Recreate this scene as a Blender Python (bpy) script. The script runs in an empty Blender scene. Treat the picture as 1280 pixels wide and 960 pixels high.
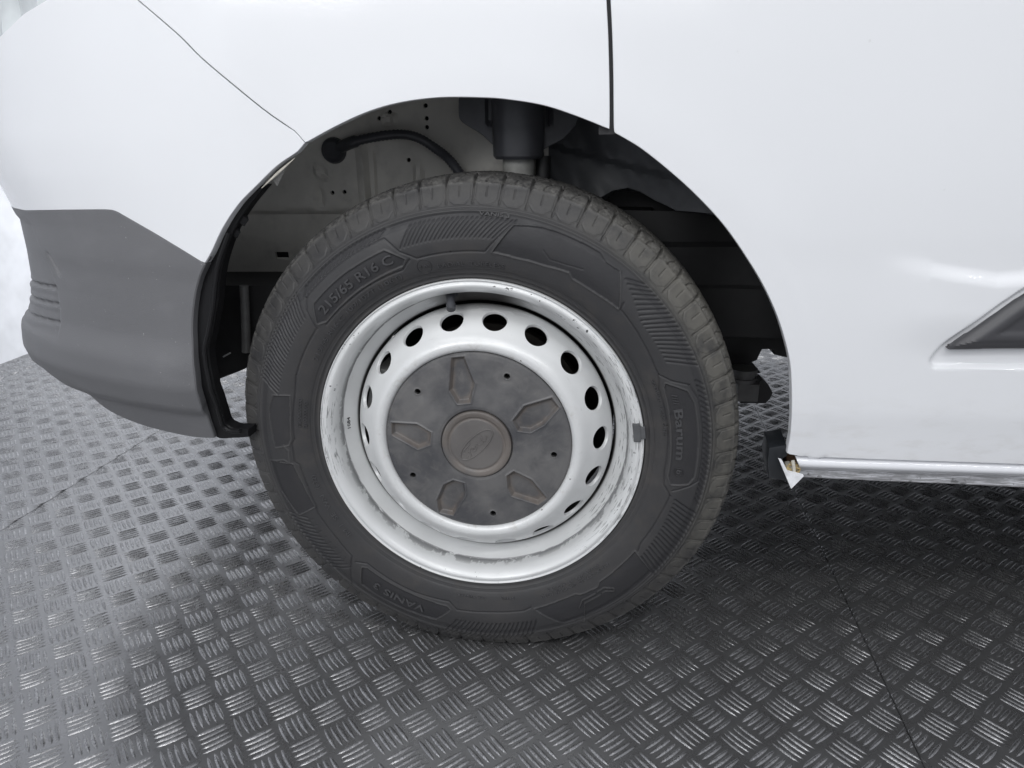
import bpy, bmesh, math, random
import numpy as np
from mathutils import Vector, Matrix
from mathutils.geometry import delaunay_2d_cdt
random.seed(3); rng = np.random.default_rng(3)
PI = math.pi
sc = bpy.context.scene
COL = sc.collection

# ------------------------------------------------------------------ camera, light, exposure
cam = bpy.data.objects.new('camera', bpy.data.cameras.new('camera'))
COL.objects.link(cam)
CP = Vector((0.1231787, -0.8725227, 0.7146267))
cx_ = Vector((0.9963225, 0.0855495, -0.0047661)); cd_ = Vector((0.0229001, -0.3194735, -0.9473185)); cf_ = Vector((-0.0825653, 0.9437256, -0.3202577))
m3 = Matrix((cx_, -cd_, -cf_)).transposed()
cam.matrix_world = Matrix.Translation(CP) @ m3.to_4x4()
cam.data.sensor_width = 36; cam.data.lens = 887 / 1280 * 36
cam.data.clip_start = .02; cam.data.clip_end = 200
sc.camera = cam
w = bpy.data.worlds.new('World'); sc.world = w; w.use_nodes = True
bg = w.node_tree.nodes['Background']
bg.inputs[0].default_value = (.90, .93, 1, 1); bg.inputs[1].default_value = .57
def area(name, loc, target, size, size_y, power, col=(1, 1, 1)):
    l = bpy.data.lights.new(name, 'AREA'); l.shape = 'RECTANGLE'; l.size = size; l.size_y = size_y; l.energy = power; l.color = col
    o = bpy.data.objects.new(name, l); COL.objects.link(o); o.location = loc
    o.rotation_euler = (Vector(target) - Vector(loc)).to_track_quat('-Z', 'Y').to_euler(); return o
area('side_fill', (-.7, -2.3, 1.95), (-.2, 0, .45), 3.2, 1.5, 17, (1, 1, 1))  # added low on the near side to send light into the arch
area('far_fill', (1.0, 2.7, 2.3), (1.0, 3.6, .5), 2.6, .5, 26, (1, 1, 1))  # added out of view to lighten the far wall and make bars glint
area('tube_lamp', (-.5, -1.0, 2.5), (-.2, -.1, .3), 2.6, .09, 10, (1, 1, 1))
area('tube_lamp', (.9, -1.7, 2.3), (.7, 0, .5), 2.6, .07, 15, (1, 1, 1))
area('front_lamp', (-1.5, -2.2, 1.9), (-.5, 0, .5), 1.6, 1.2, 26, (1, 1, 1))
area('wall_fill', (-1.0, 2.0, 1.15), (-1.85, 1.9, .75), .9, 2.6, 17, (1, 1, 1))  # added out of sight behind the front corner to brighten the wall
sc.view_settings.view_transform = 'Standard'; sc.view_settings.look = 'None'
sc.view_settings.exposure = .04; sc.view_settings.gamma = 1
sc.render.engine = 'CYCLES'
sc.cycles.max_bounces = 7; sc.cycles.diffuse_bounces = 4; sc.cycles.glossy_bounces = 4
sc.cycles.use_denoising = True

# ------------------------------------------------------------------ material helpers
class NT:
    def __init__(s, name):
        s.m = bpy.data.materials.new(name); s.m.use_nodes = True; s.t = s.m.node_tree
        s.b = s.t.nodes['Principled BSDF']; s.tc = None
    def n(s, typ, **kw):
        nd = s.t.nodes.new(typ)
        for k, v in kw.items(): setattr(nd, k, v)
        return nd
    def l(s, a, b): s.t.links.new(a, b)
    def co(s):
        if s.tc is None: s.tc = s.n('ShaderNodeTexCoord')
        return s.tc.outputs['Object']
    def noise(s, scale, detail=3, rough=.5, vec=None, dist=0.):
        nd = s.n('ShaderNodeTexNoise'); nd.inputs['Scale'].default_value = scale; nd.inputs['Detail'].default_value = detail
        nd.inputs['Roughness'].default_value = rough; nd.inputs['Distortion'].default_value = dist
        s.l(vec or s.co(), nd.inputs['Vector']); return nd.outputs[0]
    def mapv(s, sc_, rot=(0, 0, 0), vec=None):
        nd = s.n('ShaderNodeMapping'); nd.inputs['Scale'].default_value = sc_; nd.inputs['Rotation'].default_value = rot
        s.l(vec or s.co(), nd.inputs[0]); return nd.outputs[0]
    def ramp(s, v, a, b, x=0., y=1.):
        nd = s.n('ShaderNodeMapRange'); nd.interpolation_type = 'SMOOTHSTEP'
        for i, k in enumerate((a, b, x, y)): nd.inputs[i + 1].default_value = k
        s.l(v, nd.inputs[0]); return nd.outputs[0]
    def math(s, op, a, b=None, c=None):
        nd = s.n('ShaderNodeMath', operation=op)
        for i, k in enumerate((a, b, c)):
            if k is None: continue
            if isinstance(k, (int, float)): nd.inputs[i].default_value = k
            else: s.l(k, nd.inputs[i])
        return nd.outputs[0]
    def mix(s, f, a, b):
        nd = s.n('ShaderNodeMix', data_type='RGBA')
        if isinstance(f, (int, float)): nd.inputs[0].default_value = f
        else: s.l(f, nd.inputs[0])
        for i, k in ((6, a), (7, b)):
            if isinstance(k, tuple): nd.inputs[i].default_value = (*k, 1)
            else: s.l(k, nd.inputs[i])
        return nd.outputs[2]
    def bump(s, h, strength, dist=.001, prev=None):
        nd = s.n('ShaderNodeBump'); nd.inputs['Strength'].default_value = strength; nd.inputs['Distance'].default_value = dist
        s.l(h, nd.inputs['Height'])
        if prev: s.l(prev, nd.inputs['Normal'])
        return nd.outputs[0]
    def set(s, **kw):
        names = dict(col='Base Color', rough='Roughness', metal='Metallic', spec='Specular IOR Level', coat='Coat Weight', coatr='Coat Roughness', nrm='Normal', coatn='Coat Normal', sheen='Sheen Weight', ior='IOR', trans='Transmission Weight', alpha='Alpha')
        for k, v in kw.items():
            i = s.b.inputs[names[k]]
            if isinstance(v, (int, float)): i.default_value = v
            elif isinstance(v, tuple): i.default_value = (*v, 1)
            else: s.l(v, i)
        return s.m
    def polar(s):
        sep = s.n('ShaderNodeSeparateXYZ'); s.l(s.co(), sep.inputs[0])
        r = s.math('SQRT', s.math('ADD', s.math('MULTIPLY', sep.outputs[0], sep.outputs[0]), s.math('MULTIPLY', sep.outputs[1], sep.outputs[1])))
        th = s.math('MULTIPLY', s.math('ARCTAN2', sep.outputs[1], sep.outputs[0]), 180 / PI)
        return r, th, sep.outputs[2]

def m_paint():
    t = NT('white_paint')
    big = t.noise(3, 2); fine = t.noise(300, 2, .5); dirt_dark = t.noise(60, 5, .7)
    c = t.mix(t.ramp(big, .3, .7), (.805, .818, .840), (.790, .803, .825))
    c = t.mix(t.math('MULTIPLY', t.ramp(dirt_dark, .70, .78), .35), c, (.55, .55, .54))
    zz_ = t.n('ShaderNodeSeparateXYZ'); t.l(t.co(), zz_.inputs[0])
    c = t.mix(t.math('MULTIPLY', t.math('MULTIPLY', t.ramp(zz_.outputs[2], .46, .33), t.ramp(t.noise(24, 5, .65, t.mapv((1, 1, 3))), .46, .72)), .30), c, (.60, .59, .57))
    nb = t.bump(fine, .17, .0005)
    return t.set(col=c, rough=.34, coat=1., coatr=.05, coatn=nb, spec=.4)
def m_sill():
    t = NT('scuffed_white_paint')
    z = t.n('ShaderNodeSeparateXYZ'); t.l(t.co(), z.inputs[0]); z = z.outputs[2]
    st = t.noise(1, 6, .7, t.mapv((28, 60, 420))); bl = t.noise(55, 4, .65)
    low = t.ramp(z, .318, .308)
    wear = t.math('MULTIPLY', t.ramp(st, .36, .56), low)
    pits = t.math('MULTIPLY', t.ramp(bl, .60, .66), t.ramp(z, .322, .311))
    c = t.mix(wear, (.79, .80, .83), (.34, .34, .35)); c = t.mix(t.math('MULTIPLY', pits, .75), c, (.12, .12, .12))
    return t.set(col=c, rough=.4, coat=t.math('SUBTRACT', 1., low), coatr=.08, nrm=t.bump(st, .3, .0006))
def m_plastic(name, col, rough=.5, grain=.25, specks=True, spec=.5):
    t = NT(name)
    v = t.n('ShaderNodeTexVoronoi'); v.inputs['Scale'].default_value = 900; t.l(t.co(), v.inputs['Vector'])
    big = t.noise(4, 3); c = t.mix(t.ramp(big, .35, .7), col, tuple(k * 1.12 for k in col))
    if specks:
        s = t.ramp(t.noise(210, 2, .5), .745, .77); c = t.mix(t.math('MULTIPLY', s, .45), c, (.5, .5, .48))
        sm = t.ramp(t.noise(9, 5, .65, t.mapv((1, 1, 2.2))), .5, .75); c = t.mix(t.math('MULTIPLY', sm, .07), c, (.35, .35, .36))
    return t.set(col=c, rough=t.ramp(big, .2, .8, rough - .05, rough + .06), nrm=t.bump(v.outputs[0], grain, .0004), spec=spec)
def m_rubber():
    t = NT('tyre_rubber'); r, th, zz = t.polar()
    big = t.noise(7, 4, .6); fine = t.noise(240, 3, .6); mid = t.noise(38, 5, .65)
    c = t.mix(t.ramp(big, .35, .7), (.034, .034, .036), (.043, .042, .043))
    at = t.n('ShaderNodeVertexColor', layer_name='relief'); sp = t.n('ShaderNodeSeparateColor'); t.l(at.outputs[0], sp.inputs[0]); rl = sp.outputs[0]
    c = t.mix(t.ramp(rl, .5, .15, 0., .6), c, (.016, .016, .019)); c = t.mix(t.ramp(rl, .5, .85, 0., .45), c, (.075, .074, .074))  # shade in recesses and light on ridges put into the rubber colour
    dust = t.math('MULTIPLY', t.ramp(r, .298, .322), t.ramp(t.math('ADD', mid, t.math('MULTIPLY', big, .5)), .45, .9))
    sidedust = t.math('MULTIPLY', t.ramp(th, 75, 40), t.ramp(th, -50, -10))
    dk = t.math('ADD', .10, t.math('MULTIPLY', sidedust, .52))
    c = t.mix(t.math('MULTIPLY', t.math('MULTIPLY', dust, dk), 1.2), c, (.150, .143, .122))
    c = t.mix(t.math('MULTIPLY', t.math('MULTIPLY', t.ramp(mid, .45, .75), t.ramp(r, .29, .24)), .18), c, (.11, .095, .08))
    tread = t.math('MULTIPLY', t.ramp(r, .3335, .3365), t.ramp(t.noise(120, 5, .75), .38, .66))
    c = t.mix(t.math('MULTIPLY', tread, .6), c, (.19, .186, .175))
    blk = t.math('MULTIPLY', t.ramp(r, .306, .316), t.ramp(mid, .35, .65)); c = t.mix(t.math('MULTIPLY', blk, .24), c, (.11, .108, .104))
    return t.set(col=c, rough=t.ramp(mid, .3, .7, .50, .66), nrm=t.bump(fine, .30, .0006), spec=.45)
def m_rim():
    t = NT('silver_wheel_paint'); r, th, zz = t.polar()
    ch = t.noise(150, 3, .6); st = t.noise(60, 5, .7, t.mapv((1, 1, 3))); sm = t.noise(14, 4, .6)
    # long scuffs running round the flange
    ring = t.n('ShaderNodeCombineXYZ'); t.l(t.math('MULTIPLY', r, 620), ring.inputs[0]); t.l(t.math('MULTIPLY', th, .16), ring.inputs[1])
    streak = t.noise(1, 5, .65, ring.outputs[0]); 
    c = t.mix(t.ramp(sm, .35, .7), (.70, .71, .71), (.66, .67, .67))
    right = t.math('MULTIPLY', t.ramp(t.math('ABSOLUTE', t.math('SUBTRACT', th, 5)), 62, 30), t.ramp(r, .186, .192))
    bot = t.math('MULTIPLY', t.ramp(t.math('ABSOLUTE', t.math('ADD', th, 110)), 50, 15), t.ramp(t.math('ABSOLUTE', t.math('SUBTRACT', r, .2)), .0016, .0004))
    lft = t.math('MULTIPLY', t.ramp(t.math('ABSOLUTE', t.math('SUBTRACT', t.math('ABSOLUTE', th), 172)), 14, 3), t.ramp(r, .199, .206))
    allr = t.math('MULTIPLY', t.ramp(t.math('ABSOLUTE', t.math('SUBTRACT', r, .1999)), .0014, .0005), 1.)
    msk = t.math('MAXIMUM', t.math('MAXIMUM', t.math('MAXIMUM', right, bot), lft), allr)
    dk = t.math('MULTIPLY', msk, t.ramp(t.math('ADD', streak, t.math('MULTIPLY', allr, .17)), .535, .625)); c = t.mix(t.math('MULTIPLY', dk, .75), c, (.10, .10, .105))
    # brake dust and tool marks round the valve
    vz = t.math('MULTIPLY', t.ramp(t.math('ABSOLUTE', t.math('SUBTRACT', th, 90)), 27, 7), t.math('MULTIPLY', t.ramp(r, .1700, .1860), t.ramp(r, .2035, .2015)))
    vz2 = t.math('MULTIPLY', vz, t.ramp(t.math('ADD', streak, t.math('MULTIPLY', vz, .50)), .50, .66)); c = t.mix(t.math('MULTIPLY', vz2, .95), c, (.035, .03, .028))
    fl = t.math('MULTIPLY', t.ramp(r, .2035, .2075), t.ramp(t.noise(26, 2, .5), .5, .58))
    chips = t.math('MULTIPLY', t.ramp(ch, .655, .675), fl)
    c = t.mix(chips, c, (.06, .06, .065))
    grime = t.math('MULTIPLY', t.ramp(r, .150, .128), t.ramp(t.noise(45, 5, .7), .52, .72)); c = t.mix(t.math('MULTIPLY', grime, .42), c, (.34, .30, .25))
    tick = t.math('MULTIPLY', t.ramp(t.math('ABSOLUTE', t.math('SUBTRACT', r, .131)), .004, .002), t.ramp(t.noise(95, 3, .5), .69, .71)); c = t.mix(tick, c, (.12, .11, .10))
    c = t.mix(t.math('MULTIPLY', t.ramp(zz, -.0470, -.0505), .94), c, (.035, .033, .030))  # inner barrel and disc gap: brake dust plus shade put into the colour
    g2 = t.math('MULTIPLY', t.ramp(st, .60, .8), .25); c = t.mix(g2, c, (.33, .32, .31))
    return t.set(col=c, rough=t.ramp(sm, .3, .7, .34, .44), metal=.12, coat=.35, coatr=.18, nrm=t.bump(t.noise(300, 2), .08, .0004), spec=.5)
def m_cover():
    t = NT('wheel_cover_plastic'); r, th, zz = t.polar()
    big = t.noise(11, 5, .6); mid = t.noise(34, 6, .7, dist=1.2); fine = t.noise(260, 2)
    c = t.mix(t.ramp(big, .35, .66), (.060, .061, .067), (.135, .133, .133))
    c = t.mix(t.math('MULTIPLY', t.ramp(mid, .48, .72), .4), c, (.17, .165, .16))
    c = t.mix(t.math('MULTIPLY', t.ramp(r, .052, .040), .55), c, (.155, .142, .132))
    at = t.n('ShaderNodeVertexColor', layer_name='dirt_dark'); sp = t.n('ShaderNodeSeparateColor'); t.l(at.outputs[0], sp.inputs[0])
    c = t.mix(t.math('MULTIPLY', t.math('MULTIPLY', sp.outputs[0], t.ramp(t.noise(30, 3, .6), .3, .58)), .5), c, (.17, .138, .112))
    c = t.mix(sp.outputs[1], c, (.006, .006, .006))  # small holes coloured black for the shade inside them
    return t.set(col=c, rough=t.ramp(mid, .3, .7, .36, .56), nrm=t.bump(fine, .1, .0005), spec=.5)
def m_floor(name, col, bars=False):
    t = NT(name)
    big = t.noise(1.6, 4, .6); mid = t.noise(22, 5, .7); scr = t.noise(1, 4, .7, t.mapv((900, 130, 300), (0, 0, .6))); scr2 = t.noise(1, 4, .7, t.mapv((110, 800, 300), (0, 0, .35)))
    c = t.mix(t.ramp(big, .3, .7), col, tuple(k * 1.15 for k in col))
    c = t.mix(t.math('MULTIPLY', t.ramp(mid, .45, .8), .25), c, tuple(k * 1.3 for k in col))
    if bars:
        ws = t.math('MULTIPLY', t.ramp(mid, .44, .56), t.ramp(t.math('MAXIMUM', scr, scr2), .50, .62)); c = t.mix(t.math('MULTIPLY', ws, .75), c, (.62, .62, .63))
        return t.set(col=c, rough=t.ramp(scr, .3, .7, .20, .42), metal=.86, nrm=t.bump(scr2, .14, .0006, t.bump(scr, .14, .0006)), spec=.75)
    sp = t.ramp(t.noise(260, 1), .77, .785); c = t.mix(t.math('MULTIPLY', sp, .5), c, (.45, .44, .40))
    return t.set(col=c, rough=t.ramp(mid, .3, .75, .24, .36), metal=.80, nrm=t.bump(t.noise(150, 3), .14, .0006), spec=.6)
def m_metal_panel(name, a, b):
    t = NT(name)
    big = t.noise(5, 5, .62); mid = t.noise(30, 5, .6)
    c = t.mix(t.ramp(big, .35, .65), a, b); c = t.mix(t.math('MULTIPLY', t.ramp(mid, .5, .8), .4), c, tuple(k * .55 for k in b))
    return t.set(col=c, rough=.5, nrm=t.bump(mid, .1, .001), spec=.4)
def m_flat(name, col, rough=.5, metal=0., bumps=0., sc_=60, spec=.5):
    t = NT(name); n = t.noise(sc_, 4, .6); c = t.mix(t.ramp(n, .3, .7), tuple(k * .85 for k in col), tuple(min(1, k * 1.15) for k in col))
    return t.set(col=c, rough=rough, metal=metal, nrm=t.bump(n, bumps or .05, .001), spec=spec)

M = dict(
    paint=m_paint(), sill=m_sill(),
    grey=m_plastic('grey_bumper_plastic', (.135, .136, .143), .52, .4),
    black=m_plastic('black_trim_plastic', (.007, .007, .008), .5, .1, False, .3),
    mould=m_plastic('dark_moulding_plastic', (.055, .055, .060), .42, .15, False),
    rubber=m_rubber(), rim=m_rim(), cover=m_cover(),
    floor=m_floor('floor_sheet', (.27, .27, .275)), bars=m_floor('floor_tread', (.275, .275, .28), True),
    wall=m_flat('white_wall', (.80, .82, .86), .8, sc_=3),
    shell=m_metal_panel('arch_shell_metal', (.30, .295, .28), (.18, .18, .175)),
    housing=m_metal_panel('primer_metal', (.80, .78, .72), (.62, .605, .56)),
    housing_dark=m_metal_panel('dirty_dark_metal', (.15, .157, .17), (.085, .09, .097)),
    soot=m_flat('underbody_black', (.012, .012, .013), .55), dull=m_flat('grey_tube', (.10, .10, .10), .45),
    mount=m_flat('strut_mount_paint', (.105, .108, .118), .38, bumps=.2, sc_=18),
    boot=m_flat('rubber_boot', (.060, .062, .070), .36, bumps=.15, sc_=25), strut=m_flat('strut_paint', (.33, .33, .31), .45),
    brake=m_flat('brake_iron', (.05, .045, .04), .45, .5), cal=m_flat('bright_alloy', (.6, .6, .6), .35, .3),
    lead=m_flat('balance_weight_grey', (.085, .088, .092), .5), foam=m_flat('yellow_foam', (.62, .48, .24), .9, bumps=.8, sc_=300),
    cream=m_flat('cream_sealant', (.50, .48, .42), .6, bumps=.4, sc_=200), rust=m_flat('rust', (.10, .055, .03), .9, bumps=.6, sc_=200),
    white=m_flat('white_plastic', (.8, .81, .83), .4), slate=m_flat('slate_plastic', (.016, .018, .021), .3, bumps=.3, sc_=40),
    letter=m_flat('raised_rubber_lettering', (.056, .056, .059), .5, sc_=120),
    lens=m_flat('lamp_lens', (.52, .55, .56), .12, sc_=9), jamb=m_flat('gap_shadow_paint', (.03, .03, .032), .5), jambw=m_flat('seam_paint', (.03, .03, .03), .5),
)

# ------------------------------------------------------------------ object helpers
def link(name, me, mats, parent=None, mw=None, label=None, kind=None):
    o = bpy.data.objects.new(name, me); COL.objects.link(o)
    for m in (mats if isinstance(mats, (list, tuple)) else [mats]): me.materials.append(m)
    if parent: o.parent = parent
    if mw is not None: o.matrix_basis = mw
    if label: o['label'] = label
    if kind: o['kind'] = kind
    return o
def smooth(me, ang=32):
    me.polygons.foreach_set('use_smooth', [True] * len(me.polygons))
    if ang: me.set_sharp_from_angle(angle=math.radians(ang))
def mesh_py(name, v, f, ang=32):
    me = bpy.data.meshes.new(name); me.from_pydata([tuple(p) for p in v], [], f); me.update(); smooth(me, ang); return me
def grid_mesh(name, P, closed0=False, ang=None):      # P [n0, n1, 3]
    n0, n1 = P.shape[:2]; i = np.arange(n0 if closed0 else n0 - 1)[:, None]; j = np.arange(n1 - 1)[None]
    a = i * n1 + j; b = ((i + 1) % n0) * n1 + j
    F = np.stack([a, b, b + 1, a + 1], -1).reshape(-1, 4)
    me = bpy.data.meshes.new(name); me.vertices.add(n0 * n1); me.vertices.foreach_set('co', P.reshape(-1).astype(np.float32))
    me.loops.add(F.size); me.loops.foreach_set('vertex_index', F.reshape(-1).astype(np.int32))
    me.polygons.add(len(F)); me.polygons.foreach_set('loop_start', np.arange(0, F.size, 4, dtype=np.int32))
    me.update(calc_edges=True); me.validate(); smooth(me, ang); return me
def cat(L, n=6):
    L = [tuple(map(float, p)) for p in L]; out = []
    for i in range(len(L) - 1):
        p0 = L[max(i - 1, 0)]; p1 = L[i]; p2 = L[i + 1]; p3 = L[min(i + 2, len(L) - 1)]
        for k in range(n):
            t = k / n
            out.append(tuple(.5 * (2 * b + (c - a) * t + (2 * a - 5 * b + 4 * c - d) * t * t + (3 * b - a - 3 * c + d) * t ** 3) for a, b, c, d in zip(p0, p1, p2, p3)))
    out.append(L[-1]); return out
def resample(L, st, closed=True):
    out = []; n = len(L)
    for i in range(n if closed else n - 1):
        a = L[i]; b = L[(i + 1) % n]; d = math.dist(a, b)
        if d < 1e-6: continue
        k = max(1, int(math.ceil(d / st)))
        for q in range(k): out.append(tuple(x + (y - x) * q / k for x, y in zip(a, b)))
    if not closed: out.append(tuple(L[-1]))
    return out
def inpoly(P, poly):
    x, y = P[:, 0], P[:, 1]; c = np.zeros(len(P), bool); n = len(poly)
    for i in range(n):
        x1, y1 = poly[i]; x2, y2 = poly[(i + 1) % n]
        if y1 == y2: continue
        m = ((y1 > y) != (y2 > y)) & (x < (x2 - x1) * (y - y1) / (y2 - y1) + x1); c ^= m
    return c
def pdist(P, poly, closed=True):
    d = np.full(len(P), 9.); n = len(poly)
    for i in range(n if closed else n - 1):
        a = np.array(poly[i]); b = np.array(poly[(i + 1) % n]); ab = b - a; L = ab @ ab
        t = np.clip(((P - a) @ ab) / max(L, 1e-12), 0, 1); q = a + t[:, None] * ab
        d = np.minimum(d, np.hypot(*(P - q).T))
    return d
def sdist(P, poly): d = pdist(P, poly); return np.where(inpoly(P, poly), d, -d)
def S_(t): t = np.clip(t, 0, 1); return t * t * (3 - 2 * t)
def cdt(poly, st, holes=(), bst=None, xr=None, fine=None):
    B = resample(poly, bst or st); V = list(B); E = [(i, (i + 1) % len(B)) for i in range(len(B))]
    for h in holes:
        o = len(V); V += list(h); E += [(o + i, o + (i + 1) % len(h)) for i in range(len(h))]
    A = np.array(B); x0, y0 = A.min(0); x1, y1 = A.max(0)
    if xr is None: gx = np.arange(x0, x1, st)
    else:
        gx = [x0]
        while gx[-1] < x1: gx.append(gx[-1] + (st if gx[-1] < xr else st * 4))
        gx = np.array(gx)
    gy = np.arange(y0, y1, st); G = np.stack(np.meshgrid(gx, gy), -1).reshape(-1, 2)
    if fine is not None:
        a0, b0, a1, b1, fs = fine; G = G[~((G[:, 0] > a0) & (G[:, 0] < a1) & (G[:, 1] > b0) & (G[:, 1] < b1))]
        G = np.concatenate([G, np.stack(np.meshgrid(np.arange(a0, a1, fs), np.arange(b0, b1, fs)), -1).reshape(-1, 2)])
    G = G[inpoly(G, B)]; G = G[pdist(G, B) > st * .45]
    for h in holes: G = G[~inpoly(G, h)]; G = G[pdist(G, h) > st * .45]
    V += [tuple(g) for g in G]
    r = delaunay_2d_cdt([Vector(v) for v in V], E, [], 0, 1e-7)
    vo = np.array([tuple(v) for v in r[0]]); F = [tuple(f) for f in r[2]]
    C = np.array([vo[list(f)].mean(0) for f in F]); k = inpoly(C, B)
    for h in holes: k &= ~inpoly(C, h)
    return vo, [f for f, q in zip(F, k) if q]
def lips(bm, rings):         # turn the sheet's open edges inwards; rings = [(outwards, deep)]
    bm.normal_update(); be = [e for e in bm.edges if e.is_boundary]; nr = {}; tg = {}
    for e in be:
        f = e.link_faces[0]; t = (e.verts[1].co - e.verts[0].co).normalized(); out = t.cross(f.normal)
        mid = (e.verts[0].co + e.verts[1].co) / 2
        if out.dot(f.calc_center_median() - mid) > 0: out.negate()
        for v in e.verts: nr.setdefault(v, Vector()); nr[v] += f.normal; tg.setdefault(v, Vector()); tg[v] += out
    cur = {v: v for v in nr}; edges = [(e.verts[0], e.verts[1], e.link_faces[0]) for e in be]
    def ori(a, b, f):
        vs = list(f.verts); i = vs.index(a); return vs[(i + 1) % len(vs)] is b
    E = [(a, b) if ori(a, b, f) else (b, a) for a, b, f in edges]
    for o, d in rings:
        nx = {v: bm.verts.new(v.co + tg[v].normalized() * o - nr[v].normalized() * d) for v in nr}
        for a, b in E: bm.faces.new((cur[b], cur[a], nx[a], nx[b]))
        cur = nx
def from_bm(name, bm, ang=32):
    me = bpy.data.meshes.new(name); bm.to_mesh(me); bm.free(); smooth(me, ang); return me
def prism(poly3, depth, d=(0, 1, 0)):    # outline in space extruded inwards
    bm = bmesh.new(); d = Vector(d) * depth
    a = [bm.verts.new(p) for p in poly3]; b = [bm.verts.new(Vector(p) + d) for p in poly3]; n = len(a)
    bm.faces.new(a); bm.faces.new(b[::-1])
    for i in range(n): bm.faces.new((a[i], b[i], b[(i + 1) % n], a[(i + 1) % n]))
    bmesh.ops.recalc_face_normals(bm, faces=bm.faces[:]); return bm
def bevel(bm, w_, seg=2):
    bmesh.ops.bevel(bm, geom=bm.edges[:], offset=w_, segments=seg, affect='EDGES', profile=.6); return bm
def box(lo, hi, bw=0):
    bm = bmesh.new(); bmesh.ops.create_cube(bm, size=1)
    for v in bm.verts: v.co = Vector([(a + b) / 2 + c * (b - a) for a, b, c in zip(lo, hi, v.co)])
    if bw: bevel(bm, bw)
    return bm
def tube_np(path, rad, n=12, rfun=None):
    P = [Vector(p) for p in path]; V = []; F = []; up = Vector((.13, .31, .94)); m = len(P)
    for i, p in enumerate(P):
        t = (P[min(i + 1, m - 1)] - P[max(i - 1, 0)]).normalized(); a = t.cross(up).normalized(); b = t.cross(a)
        rr = rfun(i) if rfun else rad
        for k in range(n):
            q = 2 * PI * k / n; V.append(p + (a * math.cos(q) + b * math.sin(q)) * rr)
    for i in range(m - 1):
        for k in range(n): F.append((i * n + k, i * n + (k + 1) % n, (i + 1) * n + (k + 1) % n, (i + 1) * n + k))
    F.append(tuple(range(n))[::-1]); F.append(tuple(range((m - 1) * n, m * n))); return V, F
def revolve(prof, n=256, a0=0, a1=2 * PI, nseg=4):     # prof: (off, r) -> wheel local (x, y, off)
    pr = np.array(cat(prof, nseg)) if nseg > 1 else np.array(prof)
    t = np.linspace(a0, a1, n, endpoint=False)[:, None]
    return np.stack([np.cos(t) * pr[None, :, 1], np.sin(t) * pr[None, :, 1], np.broadcast_to(pr[None, :, 0], (n, len(pr)))], -1)

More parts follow.
